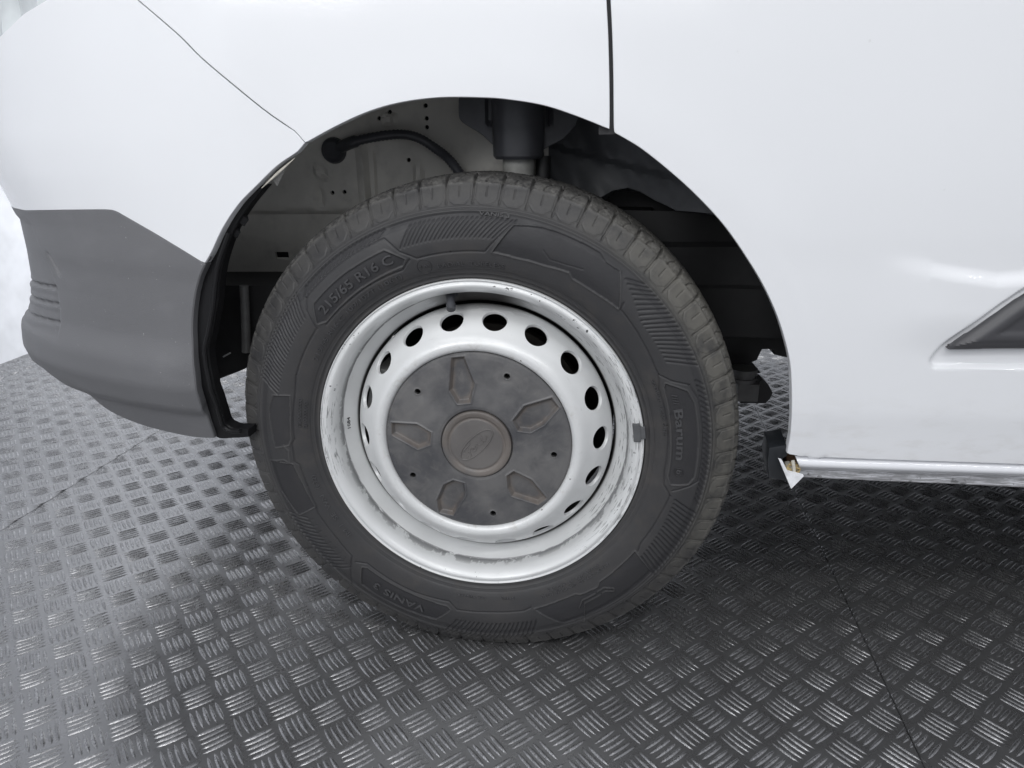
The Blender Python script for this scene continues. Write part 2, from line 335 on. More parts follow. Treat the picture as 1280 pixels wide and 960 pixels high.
# ------------------------------------------------------------------ traced outlines (metres; s runs along the body side and round its front corner)
O = {
'arch_left': [[-0.2761,0.5748],[-0.2689,0.5911],[-0.259,0.6167],[-0.2434,0.6473],[-0.228,0.6705],[-0.2106,0.6957],[-0.1891,0.7172]],
'arch_mid': [[-0.1891,0.7172],[-0.1507,0.7355],[-0.1115,0.7509],[-0.0734,0.7602],[-0.0297,0.7648],[0.0168,0.7643],[0.047,0.762],[0.0867,0.7555],[0.1235,0.744],[0.1589,0.7305]],
'arch_right': [[0.1661,0.7263],[0.1941,0.7107],[0.2257,0.6877],[0.2575,0.6614],[0.2913,0.6285],[0.3185,0.5948],[0.3438,0.5586],[0.3636,0.5229],[0.3769,0.4911],[0.3857,0.4635],[0.3911,0.4332],[0.3949,0.4016],[0.3978,0.3691],[0.3976,0.3439]],
'seam': [[-0.1888,0.7175],[-0.2132,0.7465],[-0.2367,0.781],[-0.2558,0.8102],[-0.2693,0.834],[-0.2952,0.871],[-0.3307,0.9169]],
'grey_top': [[-0.2761,0.5748],[-0.2919,0.5895],[-0.3086,0.6043],[-0.3262,0.6196],[-0.3434,0.6341],[-0.3484,0.6366],[-0.3565,0.6371],[-0.4066,0.6337],[-0.4834,0.6271]],
'grey_right': [[-0.2762,0.5739],[-0.283,0.5563],[-0.2883,0.5365],[-0.2922,0.5122],[-0.2942,0.4855],[-0.2942,0.4585],[-0.293,0.4256],[-0.2943,0.3797],[-0.2973,0.3499],[-0.2991,0.3228]],
'grey_bottom': [[-0.2991,0.3228],[-0.3224,0.3206],[-0.3546,0.3229],[-0.379,0.3266],[-0.4008,0.3328],[-0.4181,0.3425],[-0.4318,0.3645]],
'gapL': [[0.1589,0.7305],[0.158,0.7557],[0.1564,0.788],[0.1537,0.8274],[0.1508,0.8579],[0.1474,0.8951]],
'gapR': [[0.1661,0.7263],[0.1649,0.7309],[0.1636,0.7556],[0.162,0.788],[0.1592,0.8273],[0.1563,0.8578],[0.1528,0.895]],
'head': [[-0.3259,0.9107],[-0.3475,0.8933],[-0.3694,0.882],[-0.3862,0.8749],[-0.4029,0.8684],[-0.4224,0.8576]],
'door_bottom': [[0.3976,0.3439],[0.4128,0.3404],[0.4825,0.3383],[0.5503,0.3379],[0.617,0.3378],[0.683,0.3374]],
'sill_top': [[0.4093,0.3374],[0.4732,0.3352],[0.5509,0.3351],[0.6177,0.335],[0.6838,0.3346]],
'sill_mid': [[0.4198,0.3142],[0.5168,0.3125],[0.6041,0.3124],[0.6899,0.3123]],
'sill_bot': [[0.4189,0.301],[0.5196,0.2983],[0.6075,0.2977],[0.6944,0.2959]],
'recess': [[0.6385,0.5667],[0.6092,0.5425],[0.576,0.511],[0.5558,0.4904],[0.5462,0.4736],[0.5456,0.4667],[0.5502,0.4613],[0.5613,0.4601],[0.6079,0.4611],[0.6613,0.4618]],
'mould': [[0.6407,0.5567],[0.6221,0.5427],[0.5965,0.5189],[0.5739,0.4985],[0.5647,0.4906],[0.5635,0.4872],[0.5675,0.4853],[0.6117,0.4871],[0.6555,0.4884]],
'strip_in': [[-0.2247,0.6706],[-0.2416,0.6418],[-0.2552,0.613],[-0.2653,0.5805],[-0.2706,0.5553],[-0.275,0.5244],[-0.281,0.4871],[-0.2852,0.4641],[-0.2853,0.4434],[-0.2838,0.4159],[-0.2832,0.3857],[-0.2841,0.3635],[-0.2852,0.3446],[-0.2791,0.339],[-0.27,0.3421],[-0.2643,0.3441]],
'strip_out': [[-0.2292,0.6687],[-0.2448,0.6445],[-0.2606,0.6138],[-0.2711,0.587],[-0.283,0.5563],[-0.2883,0.5365],[-0.2922,0.5122],[-0.2942,0.4855],[-0.2942,0.4585],[-0.293,0.4256],[-0.2943,0.3797],[-0.2973,0.3499],[-0.2997,0.3206],[-0.2825,0.3237],[-0.2729,0.3279],[-0.2667,0.331]],
'recessf': [[-0.4887,0.6126],[-0.4768,0.5808],[-0.4645,0.548],[-0.4544,0.5183],[-0.4497,0.4742],[-0.4474,0.4444]]}
G = {
'hose': [[-0.2312,0.2,0.7071],[-0.1992,0.185,0.7181],[-0.1621,0.18,0.7254],[-0.1271,0.18,0.7285],[-0.1019,0.18,0.724],[-0.076,0.18,0.7088],[-0.0552,0.17,0.6937],[-0.036,0.16,0.6702],[-0.0215,0.15,0.6457]],
'mount': [[-0.0336,0.13,0.7851],[-0.0355,0.13,0.7555],[-0.0305,0.13,0.7435],[-0.0059,0.13,0.7292],[0.0069,0.13,0.718],[0.0197,0.13,0.7067],[0.0218,0.13,0.6984],[0.0759,0.13,0.6983],[0.0801,0.13,0.7085],[0.0961,0.13,0.7165],[0.1066,0.13,0.7225],[0.118,0.13,0.7345],[0.1241,0.13,0.7463],[0.1366,0.13,0.7833]],
'strut_top': [[0.0466,0.12,0.7788],[0.0465,0.12,0.6995],[0.0463,0.12,0.6319]],
'blackL': [[-0.4546,0.12,0.5192],[-0.3082,0.12,0.5209],[-0.3198,0.12,0.42],[-0.3747,0.12,0.391],[-0.4159,0.12,0.3747],[-0.4153,0.12,0.4033],[-0.4234,0.12,0.4053],[-0.431,0.12,0.414],[-0.4378,0.12,0.4024],[-0.4736,0.12,0.4017]],
'pipe': [[-0.347,0.1,0.5242],[-0.3512,0.1,0.4736],[-0.3562,0.1,0.4251]],
'fin': [[-0.3983,0.11,0.4138],[-0.3862,0.11,0.4203]],
'railR': [[0.1013,0.21,0.6222],[0.47,0.21,0.6187],[0.4936,0.21,0.4344],[0.3566,0.21,0.4319],[0.2288,0.21,0.4296]],
'backR': [[0.0539,0.2,0.789],[0.4455,0.2,0.7848],[0.467,0.2,0.6173],[0.329,0.2,0.6186],[0.2706,0.2,0.6224],[0.2541,0.2,0.6302],[0.2377,0.2,0.637],[0.2164,0.2,0.6493],[0.199,0.2,0.6549],[0.1762,0.2,0.6504],[0.1582,0.2,0.6402],[0.1015,0.2,0.6231],[0.0543,0.2,0.623]],
'blackR': [[0.3298,0.3,0.4117],[0.5239,0.3,0.4152],[0.529,0.3,0.3754],[0.4838,0.3,0.3745],[0.4718,0.3,0.377],[0.4604,0.3,0.3796],[0.4598,0.3,0.3887],[0.4399,0.3,0.3883],[0.4361,0.3,0.3777],[0.4334,0.3,0.3692],[0.4215,0.3,0.3634],[0.4226,0.3,0.3592],[0.4334,0.3,0.3566],[0.4423,0.3,0.3469],[0.3366,0.3,0.3244]],
'bush': [[0.3952,0.25,0.3563],[0.4293,0.25,0.3571],[0.4339,0.25,0.3131],[0.3994,0.25,0.3122]],
'tri': [[0.4406,0.28,0.3421],[0.4506,0.28,0.3339],[0.4601,0.28,0.3186],[0.4561,0.28,0.3071],[0.4503,0.28,0.2998],[0.4084,0.28,0.2986]],
'plateL_step': [[-0.3864,0.2,0.6218],[-0.1745,0.2,0.6224]],
'bot': [[-0.4017,0.2,0.5059]],
'sq': [[-0.3502,0.2,0.5541],[-0.3284,0.2,0.5542],[-0.3298,0.2,0.5418],[-0.3517,0.2,0.5417]],
'dots': [[-0.314,0.2,0.5813],[-0.0925,0.2,0.7673],[-0.0921,0.2,0.7502],[-0.0926,0.2,0.7383],[-0.2401,0.2,0.6468],[-0.2216,0.2,0.6479],[-0.1219,0.2,0.6933],[-0.1611,0.2,0.7507],[-0.1453,0.2,0.7592]],
'ring': [[-0.251,0.2,0.6755],[-0.1484,0.2,0.7473]],
'rib1': [[-0.1884,0.2,0.7158],[-0.1904,0.2,0.6223]],
'rib2': [[-0.1789,0.2,0.7158],[-0.1794,0.2,0.6224]],
'rib3': [[-0.2604,0.2,0.6537],[-0.2634,0.2,0.6221]],
'rib4': [[-0.1067,0.2,0.6877],[-0.1086,0.2,0.648]],
'corner': [[0.3756,-0.02,0.3474],[0.3977,-0.02,0.3526],[0.4005,-0.02,0.3372],[0.3924,-0.02,0.3302],[0.4021,-0.02,0.3148],[0.4099,-0.02,0.2992],[0.3802,-0.02,0.3049],[0.376,-0.02,0.3251]],
'chip': [[0.3825,-0.045,0.3425],[0.3864,-0.045,0.3415],[0.3949,-0.045,0.3266],[0.4148,-0.045,0.3218],[0.4082,-0.045,0.3127],[0.4015,-0.045,0.3036]],
'foam': [[0.4064,-0.02,0.3206],[0.4137,-0.02,0.3175]],
'hole': [[0.4033,-0.015,0.3339],[0.4133,-0.015,0.3331],[0.4207,-0.015,0.3131],[0.4066,-0.015,0.3137]],
'caliper': [[-0.1548,0.12,0.4109]],
'jag': [[-0.2582,-0.02,0.6699],[-0.246,-0.02,0.68],[-0.2381,-0.02,0.6891]],
'sil_dark': [[-0.8097,0.25,0.6521],[-0.7963,0.25,0.6331],[-0.8065,0.25,0.6369],[-0.8116,0.25,0.6445]]}
AT = [[0.28, 0.655], [0.34, 0.662], [0.37, 0.669], [0.41, 0.666], [0.44, 0.661], [0.48, 0.646], [0.52, 0.635], [0.56, 0.6325], [0.61, 0.633], [0.64, 0.645], [0.68, 0.662], [0.72, 0.669], [0.76, 0.665], [0.82, 0.658], [0.95, 0.64], [1.3, 0.58]]
Y0 = -.030; XS = -.20; LP = .55; BB = .45
A_ = np.array(AT)
def sst(t): t = max(0., min(1., t)); return t * t * (3 - 2 * t)
def bodypt(s, z, inset=0.):
    if s >= XS: x, y = s, Y0; nx, ny = 0, -1
    else:
        p = (XS - s) / LP * PI / 2; A = float(np.interp(z, A_[:, 0], A_[:, 1]))
        x = XS - A * math.sin(p); y = Y0 + BB * (1 - math.cos(p))
        nx, ny = -math.sin(p) / A, -math.cos(p) / BB; n = math.hypot(nx, ny); nx /= n; ny /= n
    g = .03 * max(0, z - .80) ** 2
    d = (math.hypot((x - .02) / .395, (z - .36) / .40) - 1) * .39
    g -= .002 * math.exp(-(max(d, 0) / .045) ** 2)
    g += .22 * max(0, .40 - z) * sst((x - .3) / .1) * .5
    if s < XS: g += .30 * max(0, .405 - z) * sst((-.25 - x) / .12)
    g += inset
    return (x - nx * g, y - ny * g, z)
SW = [(.44, .592), (.50, .583), (.545, .574), (.60, .566), (.64, .570), (.70, .600), (.80, .66), (.95, .72), (2.2, .95)]
SWx = np.array(SW)
def door_extra(V):           # swage above the moulding and the pressed recess round it
    e = np.zeros(len(V)); P = V[:, :2]
    zl = np.interp(V[:, 0], SWx[:, 0], SWx[:, 1]) + .010
    fade = S_((V[:, 0] - .455) / .12)
    e -= .0068 * S_((zl - V[:, 1]) / .019) * fade * S_((V[:, 1] - .47) / .06)
    rec = cat(O['recess'], 5); rec = [(2.2, 1.75)] + rec + [(2.2, .462)]
    near = (V[:, 0] > .5) & (V[:, 1] < 1.0)
    sd = np.full(len(V), -1.); sd[near] = sdist(P[near], rec)
    e += .0062 * S_((sd + .0015) / .007)
    # low crease round the arch and the door's lower break
    d = (np.hypot((V[:, 0] - .02) / .395, (V[:, 1] - .36) / .40) - 1) * .39
    e += .0009 * S_((d - .012) / .006) * S_((V[:, 1] - .33) / .05) * S_((.62 - V[:, 1]) / .05)
    return e

# ------------------------------------------------------------------ structure: floor and wall
floor = bpy.data.objects.new('floor', None); COL.objects.link(floor); floor['kind'] = 'structure'
def sheet(name, x0, x1, y0, y1, z, m, parent, label=None, nx=1, ny=1):
    bm = bmesh.new(); vs = [bm.verts.new(p) for p in ((x0, y0, z), (x1, y0, z), (x1, y1, z), (x0, y1, z))]; bm.faces.new(vs)
    return link(name, from_bm(name, bm, None), m, parent, None, label)
link('floor_base', from_bm('floor_base', box((-12, -12, -.2), (12, 12, -.006))), M['soot'], floor)
a_ = np.array([.0333825, .0293105]); b_ = np.array([.0293105, -.0333825]); org = np.array([-.714537, -.012703])
seams = [(-1.85, -1.722), (-1.7195, -.9715), (-.9700, .5775), (.5790, 2.2)]
skew = [0, 0, -.012, .058]
def seam_x(i, y): return [(-1.721, -.02), (-.9705, -.055), (.578, .060)][i]
EDGE = [lambda y: -12 + 0 * y, lambda y: -1.721 + 0 * y, lambda y: -.998 + .048 * y, lambda y: .571 + .072 * y, lambda y: 12 + 0 * y]
shift = [(.4, .2), (.25, -.17), (0, 0), (.03, .10)]
def lens_mesh(L, W, H, ns):
    V = []; F = []
    ts = np.linspace(-1, 1, ns + 2)
    V.append((-L / 2, 0, 0))
    for t in ts[1:-1]:
        w_ = W / 2 * (1 - t * t) ** .62; h = H * (1 - t ** 4)
        V += [(t * L / 2, -w_, 0), (t * L / 2, -w_ * .45, h * .82), (t * L / 2, 0, h), (t * L / 2, w_ * .45, h * .82), (t * L / 2, w_, 0)]
    V.append((L / 2, 0, 0)); e = len(V) - 1
    for k in range(4): F.append((0, 2 + k, 1 + k, )); F.append((e, e - 5 + k, e - 4 + k))
    for i in range(ns - 1):
        o = 1 + i * 5
        for k in range(4): F.append((o + k, o + k + 1, o + 5 + k + 1)); F.append((o + k, o + 6 + k, o + 5 + k))
    return np.array(V), np.array(F)
near_l = lens_mesh(.0405, .0056, .0016, 7); far_l = lens_mesh(.0405, .0056, .0016, 3)
for pi_ in range(4):
    e0, e1 = EDGE[pi_], EDGE[pi_ + 1]; gap = .0006
    bm = bmesh.new()
    vs = [bm.verts.new(p) for p in ((e0(-12) + gap, -12, 0), (e1(-12) - gap, -12, 0), (e1(12) - gap, 12, 0), (e0(12) + gap, 12, 0))]
    vb = [bm.verts.new((v.co.x, v.co.y, -.005)) for v in vs]
    bm.faces.new(vs)
    for k in range(4): bm.faces.new((vs[k], vb[k], vb[(k + 1) % 4], vs[(k + 1) % 4]))
    pn = link('floor_panel', from_bm('floor_panel', bm), M['floor'], floor)
    VV = []; FF = []; off = 0
    for i in range(-75, 95):
        for j in range(-95, 75):
            c = org + a_ * (i + shift[pi_][0]) + b_ * (j + shift[pi_][1])
            if not (-1.84 < c[0] < 1.35 and -.78 < c[1] < 2.7) or (c[1] > 2.1 and c[0] < -.3): continue
            vert = (i + j) % 2 == 0
            ax, ay = (b_, a_) if vert else (a_, b_)
            ax = ax / .0444; ay = ay / .0444
            for k in range(-2, 3):
                q = c + ay * k * .0083 + rng.normal(0, .00025, 2)
                m1 = e0(q[1]) if pi_ else -1.85; m2 = e1(q[1]) if pi_ < 3 else 9
                if q[0] < m1 - .012 or q[0] > m2 + .012: continue
                lv, lf = near_l if c[1] < .35 and c[0] > -1.1 else far_l
                ang = rng.normal(0, .02); d = ax * math.cos(ang) + ay * math.sin(ang); e = np.array([-d[1], d[0]])
                lx = lv[:, 0]
                # keep bars inside their own sheet
                px_ = q[0] + lx * d[0]; s_ = 1.0
                co = np.empty_like(lv); co[:, :2] = q + np.outer(lx * s_, d) + np.outer(lv[:, 1] * rng.uniform(.85, 1.12), e); co[:, 2] = lv[:, 2] * rng.uniform(.75, 1.1) + .0001
                if px_.min() < m1 + .001 or px_.max() > m2 - .001:
                    o_ = (co[:, 0] < m1 + .001) | (co[:, 0] > m2 - .001); co[o_, 2] *= .25; co[:, 0] = np.clip(co[:, 0], m1 + .001, m2 - .001)
                VV.append(co); FF.append(lf + off); off += len(lv)
    V = np.concatenate(VV); F = np.concatenate(FF)
    me = bpy.data.meshes.new('tread_bars'); me.vertices.add(len(V)); me.vertices.foreach_set('co', V.reshape(-1).astype(np.float32))
    me.loops.add(F.size); me.loops.foreach_set('vertex_index', F.reshape(-1).astype(np.int32)); me.polygons.add(len(F)); me.polygons.foreach_set('loop_start', np.arange(0, F.size, 3, dtype=np.int32))
    me.update(calc_edges=True); smooth(me, None)
    link('tread_bars', me, M['bars'], pn, kind='stuff')
link('studio_wall', from_bm('studio_wall', box((-1.849, 3.6, -.004), (9, 3.75, 3.2))), M['wall'], kind='structure')  # unseen far wall, added to cut the bright world reflected in the floor
wl = link('studio_wall', from_bm('studio_wall', box((-2.0, -4, -.004), (-1.85, 6, 3.2))), M['wall'], kind='structure')

# ------------------------------------------------------------------ the van
van = bpy.data.objects.new('van', None); COL.objects.link(van)
van['label'] = 'white panel van seen at its front wheel, with grey lower bumper and bare wheel arch'; van['category'] = 'van'
def panel(name, poly, st, mat, holes=(), extra=None, rings=((.0005, .0006), (.0007, .0020), (.0004, .012)), xr=None, bst=None, inset=0., parent=van, label=None, fine=None):
    V, F = cdt(poly, st, holes, bst, xr, fine)
    ex = extra(V) if extra else np.zeros(len(V))
    P = [bodypt(v[0], v[1], inset + e) for v, e in zip(V, ex)]
    bm = bmesh.new(); vs = [bm.verts.new(p) for p in P]
    for f in F:
        try: bm.faces.new([vs[i] for i in f])
        except ValueError: pass
    for v in [v for v in bm.verts if not v.link_faces]: bm.verts.remove(v)
    # faces look outwards
    bm.normal_update(); ref = Vector((-.25, -1, .1)); s = sum(f.normal.dot(ref) for f in bm.faces)
    if s < 0: bmesh.ops.reverse_faces(bm, faces=bm.faces[:])
    lips(bm, rings)
    return link(name, from_bm(name, bm, 30), mat, parent, None, label)
def offs(L, d):              # push an open line sideways
    out = []
    for i, p in enumerate(L):
        a = L[max(i - 1, 0)]; b = L[min(i + 1, len(L) - 1)]; t = np.array(b) - np.array(a); t = t / np.hypot(*t); out.append((p[0] - t[1] * d, p[1] + t[0] * d))
    return out
aL = cat(O['arch_left'], 6); aM = cat(O['arch_mid'], 6); aR = cat(O['arch_right'], 6); seam = cat(O['seam'], 4)
gT = cat(O['grey_top'][:5], 4)[:-1] + cat(O['grey_top'][4:7], 4)[:-1] + cat(O['grey_top'][6:], 2)
gR = cat(O['grey_right'], 5); gB = cat(O['grey_bottom'], 4)
gapL = cat(O['gapL'], 4); gapR = cat(O['gapR'], 4); head = cat(O['head'], 4)
END = XS - LP
seamW = offs(seam, .0009); seamB = offs(seam, -.0009)
top_l = (seam[-1][0] - .16, 1.22)
wing = aM[1:] + gapL[1:] + [(gapL[-1][0] - .004, 1.22)] + [(seamB[-1][0] - .14, 1.22)] + seamB[::-1]
if True:
    o = panel('front_wing', wing, .012, M['paint'])
# white bumper skin: arch, seam, headlamp edge, front corner, top of the grey section
gTw = offs(gT, -.0009)
wb = aL[1:-1] + seamW + [(head[0][0], max(head[0][1], seamW[-1][1]))] + head + [(-.47, .835), (END, .80), (END, gT[-1][1])] + gTw[::-1][:-1]
panel('front_bumper', wb, .012, M['paint'], label='white painted upper bumper skin')
# grey lower bumper
def grey_extra(V):
    e = np.zeros(len(V)); x, z = V[:, 0], V[:, 1]
    e += .002 * S_((.575 - z) / .03) * S_((-.26 - x) / .03) * S_((x + .55) / .05)      # soft fold under the shoulder
    e -= .008 * S_((.475 - z) / .045) * S_((-.27 - x) / .05)
    e += .008 * S_((.372 - z) / .013) * S_((-.24 - x) / .05)
    rf = O['recessf']; pol = [tuple(p) for p in cat(rf, 3)] + [(END - .02, rf[-1][1] - .01), (END - .02, rf[0][1] + .01)]
    sd = sdist(V, pol); ins = S_((sd + .001) / .006)
    e += .003 * ins
    for zc in (.519, .494, .467): e += .0045 * np.exp(-((z - zc - .10 * (x + .47)) / .0022) ** 2) * S_((sd - .002) / .006); e -= .0015 * np.exp(-((z - zc + .006 - .10 * (x + .47)) / .004) ** 2) * S_((sd - .002) / .006)
    e += .005 * np.exp(-((x + .455 + (z - .56) * .45) / .0022) ** 2) * S_((z - .535) / .01) * S_((.575 - z) / .01)
    return e
gb = gR + gB[1:] + [(-.50, .385), (-.60, .385), (END, .385), (END, gT[-1][1] - .001)] + [(p[0], p[1] - .0006) for p in gT[::-1][:-1]]
panel('lower_bumper', gb, .007, M['grey'], extra=grey_extra, rings=((.0015, .0015), (.0012, .02)), label='dark grey unpainted bumper corner', fine=(-.62, .43, -.38, .60, .0024))
# black edge strip of the torn-off arch liner
so = cat(O['strip_out'], 4); si = cat(O['strip_in'], 4)
strip = so + si[::-1]
panel('arch_liner_edge', strip, .008, M['black'], inset=.012, rings=((.001, .002), (.0, .016)), label='black plastic edge left in the wheel arch')
V, F = tube_np([bodypt(p[0], p[1], .006) for p in cat([O['strip_in'][i] for i in range(2, 15)], 4)], .0032, 8)
me = mesh_py('liner_bead', V, F); link('liner_bead', me, M['black'], van)
# door
db = cat(O['door_bottom'], 2)
door = aR[:-1] + db + [(1.2, db[-1][1] + .002), (2.1, db[-1][1] + .004), (2.1, 1.22), (gapR[-1][0] - .004, 1.22)] + gapR[::-1][:-1]
panel('front_door', door, .0075, M['paint'], extra=door_extra, xr=.80, fine=(.53, .45, .74, .64, .0020))
mo = cat(O['mould'], 5)[:]; mold = mo[2:] + [(2.05, .490), (2.05, 1.55)]
mold = [p for p in mold if True]
mold = mo + [(1.2, .491), (1.2, 1.08)]
def mext(V):
    sd = sdist(V, mold); return -.0065 * S_(sd / .012) + .002 * S_((sd - .016) / .006)
panel('side_moulding', mold, .0022, M['mould'], extra=mext, inset=-.0035, rings=((.001, .0012), (.0, .012)), xr=.76, label='dark plastic side moulding')
# sill: rounded upper section and scuffed weld flange
st_ = O['sill_top']; sm_ = O['sill_mid']; sb_ = O['sill_bot']
def ext_(L, x1): d = (L[-1][1] - L[-2][1]) / (L[-1][0] - L[-2][0]) * .3; return L + [[x1, L[-1][1] + d * (x1 - L[-1][0])]]
XSILL = 2.1
P = []
xs = [None] + list(np.linspace(.45, 2.1, 40))
def zline(L, x): L = ext_(L, XSILL); return float(np.interp(x, [p[0] for p in L], [p[1] for p in L]))
rows = []
for k, x in enumerate(np.linspace(0, 1, 80) ** 1.6):
    def at(L): return L[0][0] + (XSILL - L[0][0]) * x
    xt, xm, xb = at(st_), at(sm_), at(sb_); zt, zm, zb = zline(st_, xt), zline(sm_, xm), zline(sb_, xb)
    yb = bodypt(xm, zm)[1]
    R = []
    for t in np.linspace(0, 1, 14):
        R.append((xt + (xm - xt) * t, bodypt(xt, zt)[1] + .012 - .016 * math.sin(PI * (.12 + .80 * t)) + .010 * t, zt + (zm - zt) * t))
    yl = R[-1][1] + .0035
    R.append((xm, yl, zm - .0008))
    for t in (.15, .3, .5, .7, .9, 1): R.append((xm + (xb - xm) * t, yl + .0015 * math.sin(7 * t), zm - .001 + (zb - zm) * t))
    R.append((xb, yl + .004, zb)); R.append((xb, yl + .004, zb + .03))
    rows.append(R)
link('sill', grid_mesh('sill', np.array(rows)[:, ::-1], ang=50), M['sill'], van, label='white sill with scuffed lower flange')
# dark strips closing the shut lines from behind
def shut(name, L, wd, dep, mat):
    a = offs(L, wd); b = offs(L, -wd); rows = [[bodypt(*p, dep) for p in q] for q in (a, b)]
    link(name, grid_mesh(name, np.array(rows), ang=None), mat, van)
ext_up = lambda L: L + [(L[-1][0] + (L[-1][0] - L[-2][0]) * 6, L[-1][1] + (L[-1][1] - L[-2][1]) * 6)]
mid = [((p[0] + q[0]) / 2, (p[1] + q[1]) / 2) for p, q in zip(gapL, gapR[:len(gapL)])]
shut('shut_line', ext_up([(gapL[0][0] + .003, gapL[0][1] - .006)] + [((p[0] + q[0]) / 2, p[1]) for p, q in zip(gapL[1:], [(np.interp(p[1], [g[1] for g in gapR], [g[0] for g in gapR]), 0) for p in gapL[1:]])]), .014, .0095, M['jamb'])
shut('shut_line', seam, .012, .0035, M['jambw'])
shut('shut_line', gT, .010, .0035, M['jamb'])
shut('shut_line', [(x, zline(O['door_bottom'], x) - .001) for x in np.linspace(.425, 2.1, 20)], .010, .010, M['jamb'])
# headlamp behind the upper bumper edge
hl = [(END, .80), (-.47, .80), (-.40, .83), (-.32, .87), (-.25, .93), (-.25, 1.15), (END, 1.15)]
def hext(V): return .003 * np.sin(V[:, 0] * 230) + .004 * np.sin(V[:, 1] * 60 + V[:, 0] * 90)
panel('headlamp', hl, .008, M['lens'], extra=hext, inset=.012)
# front corner carried round and the closed upper body
link('front_panel', from_bm('front_panel', box((-.875, .36, .33), (-.80, 1.5, 1.2), .02)), M['paint'], van)
link('inner_body', from_bm('inner_body', box((-.36, .06, .86), (2.1, 1.75, 1.5))), M['soot'], van)
link('underbody', from_bm('underbody', box((.575, .05, .37), (3.6, 1.72, .80))), M['soot'], van)
link('underbody', from_bm('underbody', box((-.62, .36, .62), (.46, 1.70, .85))), M['soot'], van)

# ------------------------------------------------------------------ wheel arch interior
Y1 = .205
loop = cat(O['arch_left'], 5)[:-1] + cat(O['arch_mid'], 5)[:-1] + cat([O['arch_mid'][-1], O['arch_right'][0]], 2)[:-1] + cat(O['arch_right'], 5)
loop = [p for p in loop if p[1] > (.50 if p[0] > 0 else .665)]
cxz = np.array((.02, .36)); rows = []
for p in loop:
    q = np.array(bodypt(*p)); d = np.array((p[0], p[1])) - cxz; d = d / np.hypot(*d); R = []
    fo = 2.6 * sst((-d[0] - .1) / .5) + 1.2 * sst((d[0] - .2) / .5)
    for yy, oo in ((.0125, .003), (.0135, .014), (.022, .03 + .03 * fo), (.08, .04 + .05 * fo), (.14, .038 + .05 * fo), (.175, .03 + .05 * fo), (.21, .02 + .05 * fo), (.26, .02 + .05 * fo)):
        R.append((p[0] + d[0] * oo, q[1] + yy if yy < .014 else yy, p[1] + d[1] * oo))
    rows.append(R)
link('wheel_housing', grid_mesh('wheel_housing', np.array(rows), ang=40), M['shell'], van, label='dirty inner wheel arch shell')
# rear plate of the arch: beige primer half with pressed ribs, step, holes
zb = G['bot'][0][2]
pl_ = [(-.62, zb), (-.20, zb + .002), (.02, zb), (.085, zb), (.085, .80), (-.62, .80)]
sqh = [(p[0], p[2]) for p in G['sq']]
hol = []
for d_ in G['dots']:
    r_ = .0032 if d_ is not G['dots'][0] else .005
    hol.append([(d_[0] + r_ * math.cos(t), d_[2] + r_ * math.sin(t)) for t in np.linspace(0, 2 * PI, 10, endpoint=False)])
hol = [h for h in hol if .6 < h[0][1] < .79]
zs = G['plateL_step'][0][2]
V, F = cdt(pl_, .006, [sqh] + hol)
x, z = V[:, 0], V[:, 1]; e = np.zeros(len(V))
e += .012 * S_((zs - z) / .006) + .05 * S_((zs - z) / .20)
for k in ('rib1', 'rib2', 'rib3', 'rib4'):
    (xa, _, za), (xb, _, zl_) = G[k]; xc = np.interp(z, [zl_, za], [xb, xa]); e += (-.010 if k in ('rib1', 'rib4') else .008) * np.exp(-((x - xc) / .006) ** 2) * S_((z - zs) / .01) * S_((za + .01 - z) / .02)
for g in G['ring']: dd = np.hypot(x - g[0], z - g[2]); e -= .005 * np.exp(-((dd - .009) / .0025) ** 2)
e -= .035 * S_((x + .06 + (.76 - z) * .35) / .10) * S_((z - .62) / .06)
e += .004 * np.sin(x * 23 + 1) * np.cos(z * 31)
bm = bmesh.new(); vs = [bm.verts.new((a, Y1 - .004 + c, b)) for a, b, c in zip(x, z, e)]
for f in F: bm.faces.new([vs[i] for i in f])
bm.normal_update()
if sum(f.normal.y for f in bm.faces) > 0: bmesh.ops.reverse_faces(bm, faces=bm.faces[:])
lips(bm, [(0, .006)])
link('arch_plate', from_bm('arch_plate', bm), M['housing'], van, label='bare beige primed metal at the back of the arch')
link('arch_backing', from_bm('arch_backing', box((-.66, Y1 + .075, zb - .10), (.40, Y1 + .08, .86))), M['soot'], van)
def relief_prism(name, pts, dep, mat, fn, st=.007, label=None):
    pol = [(p[0], p[2]) for p in pts]; yy = pts[0][1]; V, F = cdt(pol, st); e = fn(V)
    bm = bmesh.new(); vs = [bm.verts.new((v[0], yy + c, v[1])) for v, c in zip(V, e)]
    for f in F: bm.faces.new([vs[i] for i in f])
    bm.normal_update()
    if sum(f.normal.y for f in bm.faces) > 0: bmesh.ops.reverse_faces(bm, faces=bm.faces[:])
    lips(bm, [(.001, .002), (.001, dep)]); return link(name, from_bm(name, bm), mat, van, None, label)
def fn_back(V):
    x, z = V[:, 0], V[:, 1]
    return .010 * np.sin(x * 30) * np.cos(z * 22) - .02 * S_((x - .12) / .05) + .012 * S_((.70 - z - .25 * (x - .15)) / .008) + .0015 * np.sin(x * 140 + z * 90)
relief_prism('arch_plate', G['backR'], .04, M['housing_dark'], fn_back, label='dark painted metal at the rear of the arch')
def fn_rail(V):
    x, z = V[:, 0], V[:, 1]; e = .004 * np.sin(x * 40)
    rr = [(.20, .50), (.60, .50), (.60, .575), (.20, .575)]
    xa = G['railR'][0][0]
    e += -.008 * S_((.575 - z) / .006) * S_((x - .235) / .008); e += .006 * S_((.512 - z) / .004)
    return e
link('arch_backing', from_bm('arch_backing', box((.06, Y1 + .06, .49), (.40, Y1 + .065, .74))), M['soot'], van)
relief_prism('chassis_rail', G['railR'], .05, M['soot'], fn_rail, label='dark chassis panel behind the tyre')
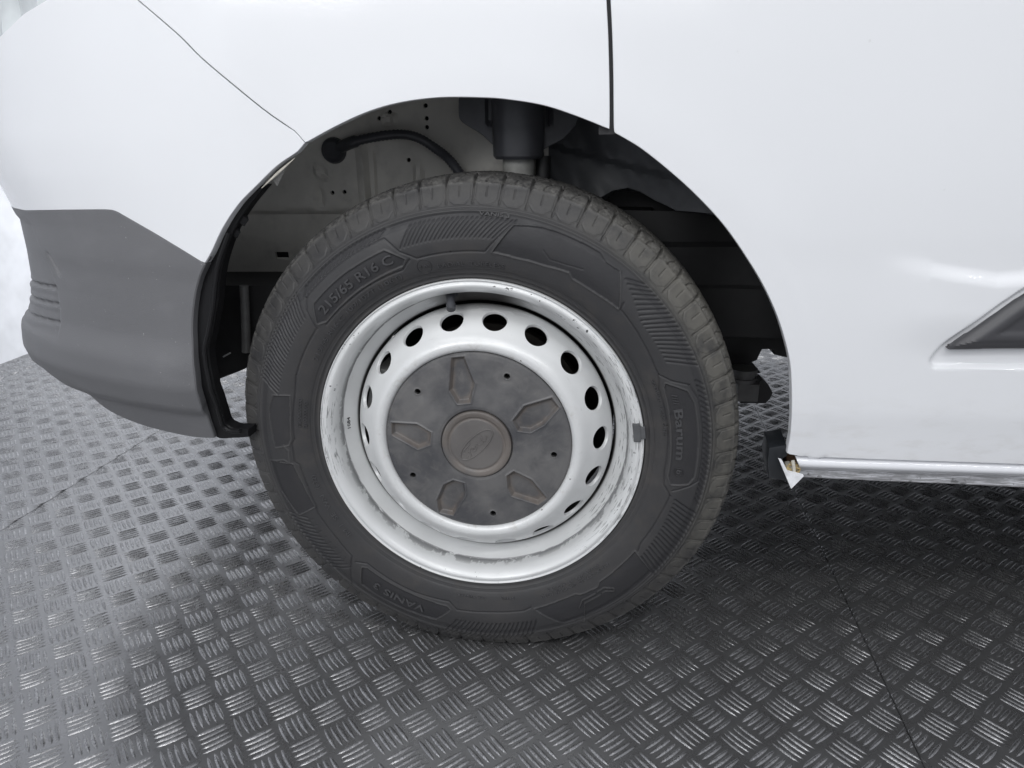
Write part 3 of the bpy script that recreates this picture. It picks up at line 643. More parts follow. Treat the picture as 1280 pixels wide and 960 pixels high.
link('subframe', from_bm('subframe', prism(G['blackR'], .10)), M['soot'], van)
link('subframe', from_bm('subframe', prism(G['tri'], .03)), M['soot'], van)
link('crossmember', from_bm('crossmember', prism(G['blackL'], .12)), M['soot'], van)
V, F = tube_np(cat(G['pipe'], 4), .0065, 12); link('pipe', mesh_py('pipe', V, F), M['dull'], van)
V, F = tube_np(G['fin'], .0012, 6); link('clip', mesh_py('clip', V, F), M['cal'], van)
b0 = G['bush']
link('arm_bracket', from_bm('arm_bracket', bevel(prism([(b0[0][0], b0[0][1], b0[3][2]), (b0[1][0], b0[1][1], b0[3][2]), (b0[1][0], b0[1][1], b0[3][2] + .030), (b0[0][0], b0[0][1], b0[3][2] + .030)], .05), .0015)), M['dull'], van, label='grey suspension arm bracket')
cxb = (b0[0][0] + b0[1][0]) / 2 - .006
V, F = tube_np([(cxb, b0[0][1] + .02, b0[3][2] + z_) for z_ in (.030, .036, .037, .041, .042, .052)], .02, 32, lambda i: (.021, .021, .0185, .0185, .022, .022)[i])
link('arm_bushing', mesh_py('arm_bushing', V, F), M['dull'], van)
# hose
hp = cat(G['hose'], 12); 
V, F = tube_np(hp, .0068, 12, lambda i: .0062 + .0009 * (i % 2) if i > 14 else .0085); hz = link('hose', mesh_py('hose', V, F, 60), M['boot'], van, label='black corrugated hose')
p0 = Vector(hp[0]); V, F = tube_np([p0 + Vector((0, t, 0)) for t in (.02, -.002, -.008, -.012)], .016, 24, lambda i: (.019, .019, .017, .012)[i]); link('grommet', mesh_py('grommet', V, F), M['boot'], hz)
# strut mount and strut
def fn_m(V):
    x, z = V[:, 0], V[:, 1]; xc = G['strut_top'][0][0]; e = .012 * np.abs((x - xc) / .09) ** 1.5
    e -= .030 * np.sqrt(np.clip(1 - ((x - xc) / .030) ** 2, 0, 1)) * S_((.745 - z) / .03)
    for dx in (-.040, .038): e += .010 * np.exp(-((x - xc - dx) / .004) ** 2) * S_((z - .735) / .01)
    for dx, dz in ((-.078, .735), (-.058, .71), (.062, .705)): e -= .005 * np.exp(-(((x - xc - dx) ** 2 + (z - dz) ** 2) / .0045 ** 2) ** 2)
    return e
relief_prism('strut_mount', cat(G['mount'], 4), .05, M['mount'], fn_m, .004, 'black rubber and steel strut top mount')
a, b, c = [Vector(p) for p in G['strut_top']]
V, F = tube_np([a, a.lerp(b, .5), b, b + Vector((0, 0, -.004))], .034, 40, lambda i: (.036, .035, .0335, .030)[i]); link('strut_boot', mesh_py('strut_boot', V, F), M['boot'], van)
V, F = tube_np([b + Vector((0, .004, .01)), c + Vector((0, .004, -.12))], .0215, 40); st2 = link('strut', mesh_py('strut', V, F), M['strut'], van)
V, F = tube_np([b + Vector((.033, .012, .0)), c + Vector((.033, .012, -.1))], .010, 12); link('strut_bracket', mesh_py('strut_bracket', V, F), M['soot'], st2)
# broken sill end
link('sill_end_cover', from_bm('sill_end_cover', bevel(prism(G['corner'], .05, (.1, 1, .05)), .003)), M['slate'], van, label='dark plastic sill end, torn open')
link('sill_end_chip', from_bm('sill_end_chip', prism(G['chip'], .006)), M['white'], van, label='loose white shard at the broken sill end')
bmf = bmesh.new()
for k in range(26):
    f0 = Vector(G['foam'][0]).lerp(Vector(G['foam'][1]), random.random()); g_ = bmesh.ops.create_icosphere(bmf, subdivisions=2, radius=random.uniform(.0015, .0038))
    for v in g_['verts']: v.co = v.co * random.uniform(.85, 1.15) + f0 + Vector((random.uniform(-.004, .004), random.uniform(-.004, .012), random.uniform(-.004, .004)))
    if k == 17: link('sill_foam', from_bm('sill_foam', bmf, 60), M['foam'], van, label='yellow foam showing in the sill end'); bmf = bmesh.new()
link('sealant', from_bm('sealant', bmf, 60), M['cream'], van)
link('sill_cavity', from_bm('sill_cavity', prism([(p[0], p[1] + .012, p[2]) for p in G['hole']], .03)), M['rust'], van)
hb = G['hole']; V, F = tube_np([(hb[0][0] - .001, -.035, hb[0][2] + .004), (hb[0][0] + .0005, -.037, hb[0][2] - .004), (hb[3][0] - .001, -.037, hb[3][2] + .002)], .0022, 8); link('sill_lip', mesh_py('sill_lip', V, F), M['cream'], van)

# ------------------------------------------------------------------ wheel
wy = math.radians(-3); HZ = .335
WM = Matrix(((math.cos(wy), 0, math.sin(wy), 0), (math.sin(wy), 0, -math.cos(wy), 0), (0, 1, 0, HZ), (0, 0, 0, 1)))
# --- tyre
prof = [(-.020, .205), (-.014, .2105), (-.008, .216), (-.003, .2225), (.002, .230), (.007, .240), (.0105, .255), (.0125, .272), (.010, .290), (.005, .3045), (-.001, .3145), (-.0065, .3235), (-.0110, .3305), (-.0145, .3348), (-.0185, .3385), (-.0245, .3420), (-.033, .3442), (-.048, .3455), (-.07, .3460), (-.0945, .3460), (-.119, .3455), (-.139, .345), (-.154, .343), (-.165, .338), (-.178, .326), (-.193, .303), (-.2005, .272), (-.19, .235), (-.175, .21)]
dp = np.array(cat(prof, 24)); dl = np.r_[0, np.cumsum(np.hypot(*np.diff(dp, axis=0).T))]
def s_of(off_i): return dl[np.argmin(np.abs(dp[:, 0] - off_i[0]) + np.abs(dp[:, 1] - off_i[1]))]
sA = s_of((-.0185, .3385)); sB = s_of((-.119, .3455)); sC = dl[-1]
S = np.r_[np.arange(0, sA, .00095), np.arange(sA, sB, .0016), np.linspace(sB, sC, 26)]
PO = np.interp(S, dl, dp[:, 0]); PRr = np.interp(S, dl, dp[:, 1])
tO = np.gradient(PO, S); tR = np.gradient(PRr, S); nl = np.hypot(tO, tR); nO = tR / nl; nR = -tO / nl      # outward normal (off, r)
NTH = 2520; TH = np.arange(NTH) * 360. / NTH
H = np.zeros((NTH, len(S))); THd = (TH[:, None] + 180) % 360 - 180; RR = PRr[None, :]; side = (S < sA + .004)[None, :]
U = np.radians(THd) * .28
def wrap(d): return (d + 180) % 360 - 180
def cols(t0, t1): return np.where((wrap(TH - t0) >= 0) & (wrap(TH - t0) <= (t1 - t0)))[0]
def local(ths, pad=3):
    t0, t1 = min(ths) - pad, max(ths) + pad; c = cols(t0, t1); tc = (t0 + t1) / 2; rows = np.where(S < sA)[0]
    uu = np.radians(wrap(TH[c] - tc))[:, None] * .275 + 0 * S[rows][None]; rr = PRr[rows][None] + 0 * uu
    return c, rows, np.stack([uu.ravel(), rr.ravel()], 1), tc
def line(pts, amp, w_, closed=False, groove=0.):
    # unwrap
    P2 = [list(p) for p in pts]
    for i in range(1, len(P2)):
        while P2[i][1] - P2[i - 1][1] > 180: P2[i][1] -= 360
        while P2[i][1] - P2[i - 1][1] < -180: P2[i][1] += 360
    P3 = []
    for a, b in zip(P2, P2[1:]):
        n = max(1, int(abs(a[1] - b[1]) / 3)); P3 += [(a[0] + (b[0] - a[0]) * k / n, a[1] + (b[1] - a[1]) * k / n) for k in range(n)]
    P3.append(tuple(P2[-1]))
    if closed: P3.append(P3[0])
    for k in range(0, len(P3) - 1, 6):
        seg = P3[k:k + 7]; c, rows, Q, tc = local([p[1] for p in seg], 1.2)
        d = pdist(Q, [(math.radians(wrap(p[1] - tc)) * .275, p[0]) for p in seg], False).reshape(len(c), len(rows))
        h = amp * np.exp(-(d / w_) ** 2); sub = H[np.ix_(c, rows)]
        H[np.ix_(c, rows)] = np.where(np.abs(h) > np.abs(sub), h, sub) if not groove else sub + h
def poly_fill(pts, amp, edge=.0012):
    P2 = [list(p) for p in pts]
    for i in range(1, len(P2)):
        while P2[i][1] - P2[i - 1][1] > 180: P2[i][1] -= 360
        while P2[i][1] - P2[i - 1][1] < -180: P2[i][1] += 360
    c, rows, Q, tc = local([p[1] for p in P2], 1)
    pol = resample([(math.radians(wrap(p[1] - tc)) * .275, p[0]) for p in P2], .004)
    sd = sdist(Q, pol).reshape(len(c), len(rows)); H[np.ix_(c, rows)] += amp * S_(sd / edge)
def hatch(t0, t1, n, r0, r1, dth, amp=-.00075, w_=.0011, r0f=None):
    for k in range(n):
        t = t0 + (t1 - t0) * k / (n - 1); f = k / (n - 1)
        ra = r0 if r0f is None else r0f(f); line([(ra, t), (r1, t + dth)], amp, w_, groove=1)
# panels (recessed fields) and raised borders
size_p = [(.2795, 138.2), (.2790, 124), (.2785, 113.2), (.2590, 108.8), (.2520, 110.2), (.2520, 120), (.2525, 131.6), (.2530, 140), (.2600, 142.4)]
van_p = [(.2655, -130.6), (.2615, -129.2), (.2615, -118), (.2615, -111), (.2617, -100.7), (.2665, -99.2), (.2915, -103.2), (.2935, -113), (.2945, -122), (.2925, -127.2)]
br_p = [(.262, -72.5), (.2595, -64), (.2595, -57.9), (.263, -56.9), (.2651, -50.6), (.2600, -49.2), (.2595, -41), (.2595, -33.7), (.3000, -36.5), (.3010, -50), (.3000, -66)]
bar_p = [(.2560, 20.5), (.2600, 22.0), (.2830, 18.2), (.2880, 14.5), (.2885, 4), (.2880, -6), (.2820, -8.2), (.2600, -9.3), (.2545, -7.0), (.2540, 6)]
pan_p = [(.2565, 84.5), (.2930, 79.9), (.2990, 73), (.3000, 66), (.3005, 58.7), (.2950, 56.4), (.2960, 52.6), (.2610, 46.4), (.2570, 54), (.2560, 61.2), (.2610, 62.9), (.2560, 69.6), (.2545, 77.5)]
lf_p = [(.2850, -176), (.2900, 172.5), (.2850, 168.2), (.2610, 167.0), (.2585, 173), (.2600, -178.6), (.2640, -176.8)]
lf_q = [(.2640, -170.5), (.2600, -163), (.2590, -155.2), (.2900, -154.6), (.3000, -163), (.3000, -172), (.2760, -172.2)]
for pg, am in ((size_p, -.0007), (van_p, -.0009), (br_p, -.0007), (bar_p, -.0006), (pan_p, -.0008), (lf_p, -.0005), (lf_q, -.0006)):
    poly_fill(pg, am); line(pg, .00055, .0013, True)
# main raised line running round the inner sidewall
line([(.2918, 138.5), (.2920, 128), (.2920, 121), (.2918, 112.2), (.2700, 109.6), (.2557, 105.7), (.2560, 96), (.2563, 86.4), (.2985, 79.4)], -.0008, .0010, groove=1)
line([(.2918, 138.5), (.2810, 141), (.2577, 143.6), (.2578, 151.4), (.2578, 160), (.2545, 165.9), (.2550, 172), (.2556, -178.7), (.2594, -177.2), (.2609, -171.2), (.2555, -170), (.2555, -162.5), (.2575, -155), (.2605, -153), (.2605, -142.5), (.2630, -135.2), (.3070, -129)], -.0008, .0010, groove=1)
line([(.2510, 140.8), (.2495, 131), (.2490, 122), (.2475, 110.9), (.2535, 109), (.2573, 107.7)], -.0008, .0010, groove=1)
line([(.2650, -133), (.2560, -130), (.2570, -121), (.2571, -112), (.2540, -100.2), (.2640, -97.4), (.2620, -86), (.2625, -75.8), (.2590, -73.3)], -.0008, .0010, groove=1)
line([(.2628, -33.2), (.2590, -30.8), (.2608, -19.5), (.2633, -12.7), (.2520, -9.8), (.2488, -5.8), (.2503, 5.4), (.2504, 12.7), (.2498, 20.8), (.2560, 24.8), (.2680, 22.0), (.2869, 19.5), (.2935, 15), (.2940, 4), (.2930, -7), (.2840, -8.5), (.2640, -11)], -.0008, .0010, groove=1)
line([(.2710, 46.8), (.2623, 46), (.2600, 40.5), (.2578, 35), (.2554, 27), (.2560, 24.8)], -.0008, .0010, groove=1)
line([(.2732, 71.4), (.2652, 69), (.2680, 64.5), (.2727, 60.3)], .0008, .0016); line([(.2732, 71.4), (.2652, 69), (.2680, 64.5), (.2727, 60.3)], -.0005, .0006, groove=1)
line([(.2813, -59.4), (.2719, -57.3), (.2708, -49.3), (.2795, -47.1), (.2841, -47.7), (.2767, -49.6), (.2776, -57.1), (.3106, -61.1)], .0008, .0012)
line([(.2900, -172), (.2690, -171), (.2660, -175), (.2720, -177)], .0007, .0012); line([(.2640, -166), (.2700, -163), (.2720, -158)], .0006, .001)
# hatched fields
hatch(109, 84.5, 22, .2735, .2975, -4.2); hatch(110, 85, 40, .3000, .3020, -.6, -.0004)
hatch(50.5, 27.5, 19, .2715, .3035, -4.2, r0f=lambda f: .2930 - .0215 * min(1, f * 2.2)); 
hatch(-13.5, -34, 17, .2715, .3040, -2.7, -.001, .0014); hatch(20, -12, 24, .2960, .3030, -1.6, -.0008)
hatch(-73, -97, 19, .2820, .3180, -3.8, -.001, .0014)
hatch(-133, -153, 15, .2790, .3110, -4.2); hatch(143, 167.5, 23, .2830, .3070, -3.2, r0f=lambda f: .2780)
hatch(139, 114, 21, .2950, .3020, -2.6, -.0009, .0012); hatch(-134, -152, 9, .272, .276, 0, -.0003)
for r_, am in ((.2290, .0005), (.2330, -.0003), (.3045, .0007), (.3065, -.0005), (.3085, .0004)):
    H += am * np.exp(-((RR - r_) / .0008) ** 2) * side
H += -.0004 * S_((RR - .2935) / .002) * S_((.3035 - RR) / .002) * side
# rim guard rib at the bead
H += .0012 * np.exp(-((RR - .2235) / .0014) ** 2) * side
# shoulder blocks
NB = 60; ph0 = 96.0
fb = ((THd - ph0) * NB / 360.) % 1.0; bi = np.floor((THd - ph0) * NB / 360.).astype(int)
jit = (np.sin(bi * 12.9898) * 43758.5453) % 1.0
OF = PO[None, :] + 0 * THd
v = np.where(side, RR, .3395 + (-.028 - OF))        # runs on past the shoulder
dg = np.minimum(fb, 1 - fb) * (2 * PI * .336 / NB)
inb = S_((RR - .3105) / .004) * (OF > -.058)
tw = np.clip((-.014 - OF) / .02, 0, 1)
lat = np.exp(-(dg / (.0014 + .0007 * tw)) ** 4)
H -= lat * inb * (.0020 + .0030 * S_((-.010 - OF) / .010))
db_ = np.abs(fb - .5) * 2
ub = .3122 + .0065 * np.clip((db_ - .35) / .5, 0, 1) ** 1.3      # U shaped foot of each block
ug = np.exp(-((RR - ub) / .0007) ** 2) * (db_ < .86) * (OF > -.0135)
sg = np.exp(-((np.abs(db_ - .84)) / .035) ** 2) * (RR > .3175) * (OF > -.022)
H -= .0011 * np.maximum(ug, sg)
sip = 1.1 * np.exp(-(((fb - .52) * (2 * PI * .336 / NB)) / .0006) ** 2)
H -= .0016 * sip * S_((RR - .3205) / .001) * (OF > -.018) * S_((.3335 - RR) / .0015)
H -= .0035 * np.exp(-(((fb - .47 - .10 * np.sin((OF + .028) * 160)) * (2 * PI * .34 / NB)) / .0008) ** 2) * (OF < -.0165) * (OF > -.058)
# bright worn step where block side meets the running face
H += .0009 * np.exp(-((OF + .0150) / .0016) ** 2) * (1 - lat) * (RR > .33)
# circumferential grooves and ribs with cuts
for g_, wg in ((-.0615, .0034), (-.084, .0045), (-.107, .0045), (-.1285, .0034)):
    zz_ = g_ + .0016 * np.sin(np.radians(THd) * NB + g_ * 90); H -= .0075 * np.exp(-((OF - zz_) / wg) ** 4) * (RR > .335)
for lo, hi, ph in ((-.081, -.065, .2), (-.104, -.088, .55), (-.125, -.111, .85)):
    f2 = (fb * 2 + ph + (OF - lo) * 22) % 1.0; H -= .003 * np.exp(-((f2 - .5) * .0175 / .0009) ** 2) * (OF > lo) * (OF < hi)
f3 = (fb + .5) % 1.0; H -= .006 * np.exp(-(np.minimum(f3, 1 - f3) * .035 / .0026) ** 4) * (OF < -.132) * (OF > -.17)
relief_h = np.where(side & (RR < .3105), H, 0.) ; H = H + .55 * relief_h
rough_ = rng.normal(0, 1, H.shape); rough_ = (rough_ + np.roll(rough_, 1, 0) + np.roll(rough_, 1, 1) + np.roll(rough_, -1, 0)) / 4
H += .00035 * rough_ * S_((RR - .333) / .004) + .00004 * rough_
ct, stn = np.cos(np.radians(TH))[:, None], np.sin(np.radians(TH))[:, None]
Rn = RR + H * nR[None]; On = PO[None] + H * nO[None]
X = Rn * ct; Y = Rn * stn
fl = -HZ + .0006
bulge = np.clip(-(Y) - .28, 0, .06) / .06
On = On + .004 * bulge * np.sin(np.clip((RR - .23) / .10, 0, 1) * PI) * (PO[None] > -.09)
Y = np.where(Y < fl + .004, fl + .004 * np.exp((Y - fl - .004) / .004), Y)
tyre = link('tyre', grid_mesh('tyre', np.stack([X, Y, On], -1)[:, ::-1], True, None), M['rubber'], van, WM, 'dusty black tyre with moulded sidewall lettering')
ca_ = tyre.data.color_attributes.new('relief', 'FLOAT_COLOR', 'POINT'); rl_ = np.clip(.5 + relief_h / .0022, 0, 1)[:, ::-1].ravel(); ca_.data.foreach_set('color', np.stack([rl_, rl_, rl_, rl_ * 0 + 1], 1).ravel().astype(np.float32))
def surf_off(r): return float(np.interp(r, dp[:int(len(dp) * .42), 1], dp[:int(len(dp) * .42), 0]))
def arc_text(txt, t0, t1, r0, h, name='lettering', parent=tyre, mat=None, raise_=.0013, sx=None, base=-.0006, bold=0., prof_fn=surf_off, sink=.0012):
    cu = bpy.data.curves.new(name, 'FONT'); cu.body = txt; cu.size = 1; cu.extrude = .001; cu.resolution_u = 3; cu.offset = bold
    ob = bpy.data.objects.new('tmp', cu); COL.objects.link(ob); dg_ = bpy.context.evaluated_depsgraph_get(); me = bpy.data.meshes.new_from_object(ob.evaluated_get(dg_)); bpy.data.objects.remove(ob)
    n = len(me.vertices); co = np.empty(n * 3, np.float32); me.vertices.foreach_get('co', co); co = co.reshape(-1, 3)
    x0, x1 = co[:, 0].min(), co[:, 0].max(); u = (co[:, 0] - x0) / (x1 - x0); th = np.radians(t0 + (t1 - t0) * u); r = r0 + co[:, 1] / .70 * h
    top = co[:, 2] > 0; off = np.array([prof_fn(q) for q in r]) + base + np.where(top, raise_, -sink)
    co[:, 0] = r * np.cos(th); co[:, 1] = r * np.sin(th); co[:, 2] = off
    me.vertices.foreach_set('co', co.reshape(-1)); me.update(); me.materials.clear(); me.name = name
    return link(name, me, mat or M['letter'], parent)
arc_text('215/65 R16 C', 138.5, 112.2, .2600, .0115, bold=.012)
arc_text('VANIS 3', -107.3, -124.2, .2730, .0108, bold=.012)
arc_text('VANIS 3', 88.2, 81.2, .2995, .0042, base=.0)
arc_text('Barum', 13.8, -1.2, .2610, .0110, bold=.02)
arc_text('////', 18.2, 15.2, .2625, .0070)
arc_text('215/65 R16 C 109/107T (106T)', 153, 112, .2385, .0058, base=.0)
arc_text('RADIAL  TUBELESS', 100.5, 80.5, .2385, .0052, base=.0)
arc_text('IM 1  SE  WN', -141, -158, .2395, .0062, base=.0)
arc_text('E8 0000000', 177.5, 168, .2370, .0045, base=.0)
arc_text('E8 0000000', 177, 167, .2445, .0045, base=.0)
arc_text('(632)', -160.6, -165.6, .2400, .0060, base=.0)
arc_text('MAX LOAD SINGLE 1030', -43, -69, .2445, .0045, base=.0)
arc_text('DUAL 975 AT 475 kPa', -46, -66, .2385, .0040, base=.0)
arc_text('SIDEWALL  TREAD  STEEL', 24, 6, .2450, .0038, base=.0)
arc_text('POLYESTER', -88, -98, .2390, .0030, base=.0); arc_text('STEEL', -78, -83, .2400, .0030, base=.0)
def ring_mark(th, r, rad, wd, name='roundel', hh=.0007, base=0.):
    t = math.radians(th); c = Vector((r * math.cos(t), r * math.sin(t), 0)); pts = []
    for k in range(33):
        q = 2 * PI * k / 32; p = c + Vector((math.cos(q), math.sin(q), 0)) * rad; pts.append((p.x, p.y, surf_off(p.xy.length) + base))
    V, F = tube_np(pts, wd, 6); return link(name, mesh_py(name, V, F), M['rubber'], tyre)
ring_mark(104.4, .2440, .0092, .0006); arc_text('TWI', 105.9, 102.9, .2422, .0038, base=.0)
ring_mark(-4.9, .2665, .0056, .0009, base=-.0005); arc_text('b', -4.3, -5.5, .2640, .0060)
# --- rim barrel
rp = [(-.014, .2190), (-.008, .2203), (-.002, .2207), (.0018, .2200), (.0022, .2190), (.0008, .2182), (.0006, .2165), (.0022, .2140), (.0020, .2110), (-.0015, .2070), (-.0070, .2035), (-.0120, .2017), (-.0180, .2010), (-.0290, .2004), (-.0305, .1995), (-.0345, .1965), (-.0415, .1905), (-.0465, .1862), (-.0500, .1838), (-.054, .1826), (-.07, .182), (-.10, .183), (-.16, .190), (-.175, .2), (-.185, .21)]
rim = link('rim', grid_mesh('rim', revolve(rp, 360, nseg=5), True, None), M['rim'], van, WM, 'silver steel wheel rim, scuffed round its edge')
# --- perforated disc
dpz = [(-.060, .1780), (-.052, .1792), (-.0465, .1797), (-.0430, .1790), (-.0372, .1764), (-.0190, .1655), (-.0040, .1512), (.0020, .1450), (.0058, .1395), (.0066, .1350), (.0052, .1305), (.0015, .1275), (-.0060, .1262), (-.014, .126)]
dd_ = np.array(cat(dpz, 10)); ld = np.r_[0, np.cumsum(np.hypot(*np.diff(dd_, axis=0).T))]; LD = ld[-1]
vh = ld[np.argmin(np.hypot(dd_[:, 0] + .0187, dd_[:, 1] - .1655))]; HR = .0166; sec = math.radians(20)
hole = [((.1655 * sec / 2 + HR * math.cos(q)) / .1655, vh + HR * math.sin(q)) for q in np.linspace(0, 2 * PI, 40, endpoint=False)]
hole_s = [(p[0] * .1655, p[1]) for p in hole]
ww = .1655 * sec
Bp = [(0, 0), (ww, 0), (ww, LD), (0, LD)]
V, F = cdt(Bp, ww / 22, [hole_s])
bm = bmesh.new(); cen = []
for k in range(18):
    a0 = math.radians(82.2 - 10 - 20 * k) - 0; vs = []
    for p in V:
        th = a0 + p[0] / .1655; o_ = float(np.interp(p[1], ld, dd_[:, 0])); r_ = float(np.interp(p[1], ld, dd_[:, 1])); vs.append(bm.verts.new((r_ * math.cos(th), r_ * math.sin(th), o_)))
    for f in F: bm.faces.new([vs[i] for i in f])
bmesh.ops.remove_doubles(bm, verts=bm.verts[:], dist=2e-5); bm.normal_update()
if sum(f.normal.z for f in bm.faces) < 0: bmesh.ops.reverse_faces(bm, faces=bm.faces[:])
lips(bm, [(.0003, .0006), (.0006, .0045)])
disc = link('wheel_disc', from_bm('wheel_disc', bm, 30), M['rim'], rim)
# valve, balance weight, stamped number
t = math.radians(100.5); cs, sn = math.cos(t), math.sin(t)
def wp(r, th, off): q = math.radians(th); return (r * math.cos(q), r * math.sin(q), off)
V, F = tube_np([wp(.2005, 100.8, -.034), wp(.199, 100.7, -.028), wp(.198, 100.6, -.025), wp(.190, 100.2, -.013), wp(.1885, 100.1, -.0105), wp(.188, 100.1, -.010), wp(.1835, 99.8, -.0035), wp(.1828, 99.8, -.0028)], .004, 16, lambda i: (.0100, .0080, .0060, .0052, .0052, .0063, .0060, .0045)[i])
link('valve_stem', mesh_py('valve_stem', V, F, 25), M['boot'], rim)
bmw = bmesh.new()
def arcblk(bm, r0, r1, t0, t1, o0, o1, n=6):
    rings = []
    for k in range(n + 1):
        th = t0 + (t1 - t0) * k / n; rings.append([bm.verts.new(wp(r, th, o)) for r, o in ((r0, o0), (r1, o0), (r1, o1), (r0, o1))])
    for a, b in zip(rings, rings[1:]):
        for k in range(4): bm.faces.new((a[k], a[(k + 1) % 4], b[(k + 1) % 4], b[k]))
    bm.faces.new(rings[0][::-1]); bm.faces.new(rings[-1])
arcblk(bmw, .2068, .2165, 3.6, 10.4, -.002, .0058); bmesh.ops.recalc_face_normals(bmw, faces=bmw.faces[:]); bevel(bmw, .0016)
b2 = bmesh.new(); arcblk(b2, .2145, .2225, 4.6, 9.0, -.004, .0045); bmesh.ops.recalc_face_normals(b2, faces=b2.faces[:]); bevel(b2, .001); me2 = bpy.data.meshes.new('t'); b2.to_mesh(me2); bmw.from_mesh(me2)
link('balance_weight', from_bm('balance_weight', bmw), M['lead'], rim, label='grey clip-on balance weight')
rd = np.array(cat(rp, 5))
arc_text('1084', 181.5, 176.5, .1925, .0030, 'stamped_number', rim, M['jamb'], base=.0004, prof_fn=lambda r: float(np.interp(-r, -rd[60:95, 1], rd[60:95, 0])), raise_=.0004)
# --- wheel cover
NR, NA = 170, 900
rg = np.r_[np.linspace(.030, .1262, NR), .1264]; tg = np.arange(NA) * 2 * PI / NA
og = np.interp(rg, [0, .0475, .049, .053, .065, .080, .100, .118, .1240, .1262], [.004, .004, .0070, .0078, .0068, .0050, .0038, .0028, .0018, .0002])
Rg, Tg = np.meshgrid(rg, tg); OG = np.broadcast_to(og, Rg.shape).copy(); Q = np.stack([(Rg * np.cos(Tg)).ravel(), (Rg * np.sin(Tg)).ravel()], 1); dirt_dark = np.zeros(len(Q))
PK = [[(.122, 105.1), (.121, 97.), (.084, 90.7), (.059, 96.7), (.061, 113.5), (.082, 115.9)], [(.085, 41.5), (.121, 34.6), (.122, 27), (.095, 18.9), (.075, 15.4), (.060, 21.6), (.060, 36.3)],
      [(.060, -47.9), (.062, -36.3), (.089, -33.9), (.122, -39.1), (.120, -46.5), (.089, -58.3), (.076, -57.1)], [(.065, -121.1), (.062, -107.1), (.079, -102.5), (.118, -108), (.123, -117.3), (.107, -123.3), (.080, -126.8)],
      [(.120, 168.9), (.085, 163.9), (.063, 168.1), (.064, 184.2), (.083, 189.1), (.118, 177.3)]]
hflat = OG.ravel(); hmask = np.zeros(len(Q))
for pk in PK:
    pol = [(r * math.cos(math.radians(t)), r * math.sin(math.radians(t))) for r, t in pk]; sd = sdist(Q, pol)
    hflat += -.0060 * S_((sd + .0006) / .0048) + .0011 * np.exp(-((sd + .0008) / .0014) ** 2)
    rr_ = np.hypot(*Q.T)
    dirt_dark = np.maximum(dirt_dark, S_((sd + .001) / .003) * (1 - .9 * S_((sd - .003) / .006)) + S_((rr_ - .107) / .01) * (sd > 0) * .8 + S_((.072 - rr_) / .01) * (sd > 0) * .6)
for r, t in ((.104, 66.7), (.105, 138.6), (.106, -149.6), (.107, -79.1), (.104, -6.3)):
    c = (r * math.cos(math.radians(t)), r * math.sin(math.radians(t))); d = np.hypot(Q[:, 0] - c[0], Q[:, 1] - c[1])
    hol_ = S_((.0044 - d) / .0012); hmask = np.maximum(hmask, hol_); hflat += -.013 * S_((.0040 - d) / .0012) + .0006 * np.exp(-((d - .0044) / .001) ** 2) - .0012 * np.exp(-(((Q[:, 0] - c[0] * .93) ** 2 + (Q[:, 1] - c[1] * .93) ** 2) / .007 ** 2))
me = grid_mesh('wheel_cover', np.stack([Q[:, 0], Q[:, 1], hflat], 1).reshape(NA, len(rg), 3)[:, ::1], True, None)
ca = me.color_attributes.new('dirt_dark', 'FLOAT_COLOR', 'POINT'); dc = np.stack([np.clip(dirt_dark, 0, 1), hmask, 0 * hmask, 0 * hmask + 1], 1); ca.data.foreach_set('color', dc.ravel().astype(np.float32))  # red holds the dirt, green the shade painted into the holes
cover = link('wheel_cover', me, M['cover'], van, WM, 'dusty dark plastic wheel cover with five pockets')
cap_p = [(.002, .0472), (.0088, .0470), (.0100, .0458), (.0103, .0440), (.0098, .0412), (.0093, .0398), (.0080, .0380), (.0079, .0365), (.0084, .0352), (.0088, .0335), (.0092, .0200), (.0093, .0100), (.0093, .0002)]
me = grid_mesh('centre_cap', revolve(cap_p, 180, nseg=4), True, 40)
ca = me.color_attributes.new('dirt_dark', 'FLOAT_COLOR', 'POINT')
n_ = len(me.vertices); co = np.empty(n_ * 3, np.float32); me.vertices.foreach_get('co', co); co = co.reshape(-1, 3); r_ = np.hypot(co[:, 0], co[:, 1]); dd = S_((r_ - .034) / .003) * .75; dc = np.stack([dd, 0 * dd, dd, 1 + 0 * dd], 1); ca.data.foreach_set('color', dc.ravel().astype(np.float32))
cap = link('centre_cap', me, M['cover'], van, WM, 'round centre cap with an oval script emblem')
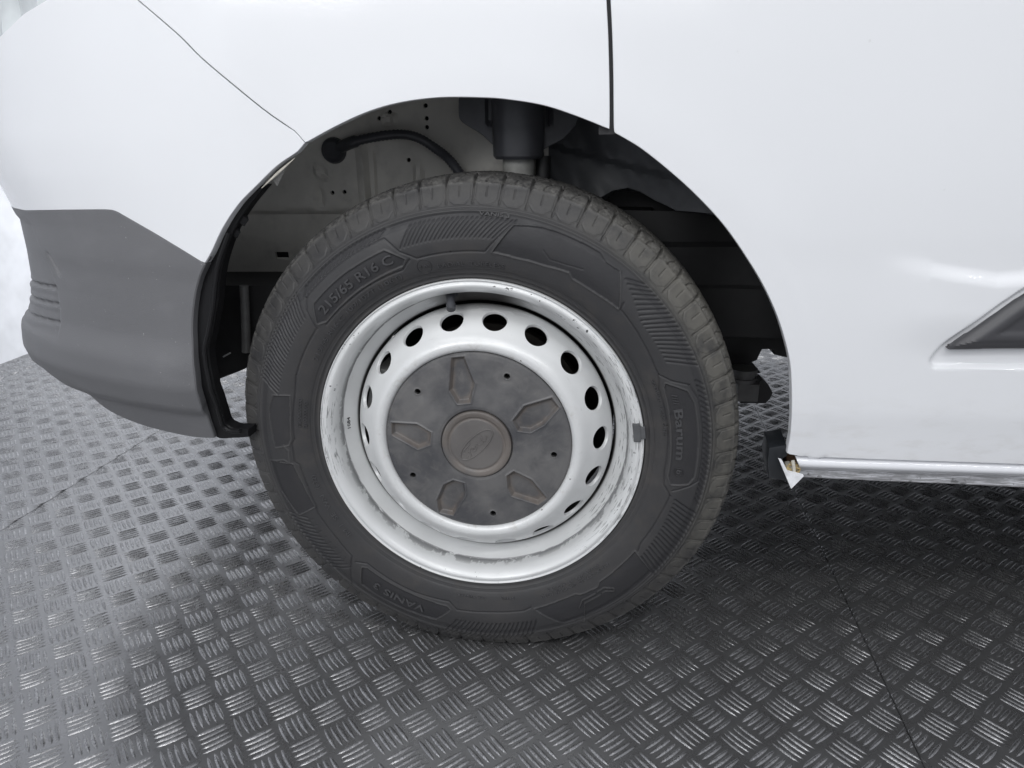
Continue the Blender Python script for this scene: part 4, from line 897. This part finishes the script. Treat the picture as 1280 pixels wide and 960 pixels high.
# emblem: oval rim and script strokes
em_a = math.radians(46.5)
def em(u, w_, z_=.0093): return (u * math.cos(em_a) - w_ * math.sin(em_a), u * math.sin(em_a) + w_ * math.cos(em_a), z_)
VA = []; FA = []
def addt(pts, r_):
    V, F = tube_np(pts, r_, 6); o_ = len(VA); VA.extend(V); FA.extend([tuple(i + o_ for i in f) for f in F])
addt([em(.0300 * math.cos(q), .0108 * math.sin(q)) for q in np.linspace(0, 2 * PI, 65)], .0010)
STK = [[(-19, 1), (-20.5, 3.4), (-18, 5.6), (-13, 5.8), (-7, 6.2), (-4.5, 7)], [(-11.5, 5.6), (-12.5, 1), (-14.5, -3.4), (-17.5, -5.6), (-20, -4.6), (-19.3, -2.6)], [(-15, .6), (-11, 1.1), (-8.5, 1.6)],
       [(-6.5, .6), (-8.6, -1.6), (-7.6, -4), (-5, -3.6), (-3.6, -1.2), (-4.8, .6), (-6.5, .6), (-4, -.2), (-1.5, .6)], [(-1.5, .6), (-1, 1.2), (-1.4, -2), (-2.2, -4)], [(-1.4, -1.2), (.5, .6), (2.4, 1)], [(2.4, 1), (2.6, -1.8), (3.6, -3.6), (5, -2.8)],
       [(10.5, .6), (7.8, .6), (6.2, -1.8), (7.2, -3.8), (9.6, -2.6), (11.2, 1.2), (12.6, 5.6), (13.6, 6.6), (12.2, 3), (11, -1.6), (12, -3.8), (14.5, -2.6), (18, -.5)]]
for s_ in STK: addt([em(x * .00108, y * .00108 - .0002, .0092) for x, y in cat(s_, 4)], .0010)
link('emblem', mesh_py('emblem', VA, FA), M['cover'], cap, label='oval script emblem moulded in the cap')
# --- brake parts behind the perforations
link('brake_disc', grid_mesh('brake_disc', revolve([(-.10, .02), (-.078, .07), (-.078, .145), (-.088, .1475), (-.10, .145), (-.12, .07)], 128, nseg=1), True, 30), M['brake'], van, WM)
link('brake_shield', grid_mesh('brake_shield', revolve([(-.125, .001), (-.125, .179), (-.115, .181)], 96, nseg=1), True, None), M['soot'], van, WM)
bmc = bmesh.new(); arcblk(bmc, .150, .172, 150, 174, -.100, -.050, 8); bmesh.ops.recalc_face_normals(bmc, faces=bmc.faces[:]); bevel(bmc, .003); link('brake_caliper', from_bm('brake_caliper', bmc), M['cal'], van, WM)
# torn bit of sealant on the arch edge
pj = G['jag']
V, F = tube_np([bodypt(O['arch_left'][4][0] + .002 + k * .006, O['arch_left'][4][1] - .004 + k * .0085, .004) for k in range(5)], .002, 6, lambda i: (.0004, .0012, .0018, .0012, .0004)[i]); link('torn_sealant', mesh_py('torn_sealant', V, F), M['cream'], van)
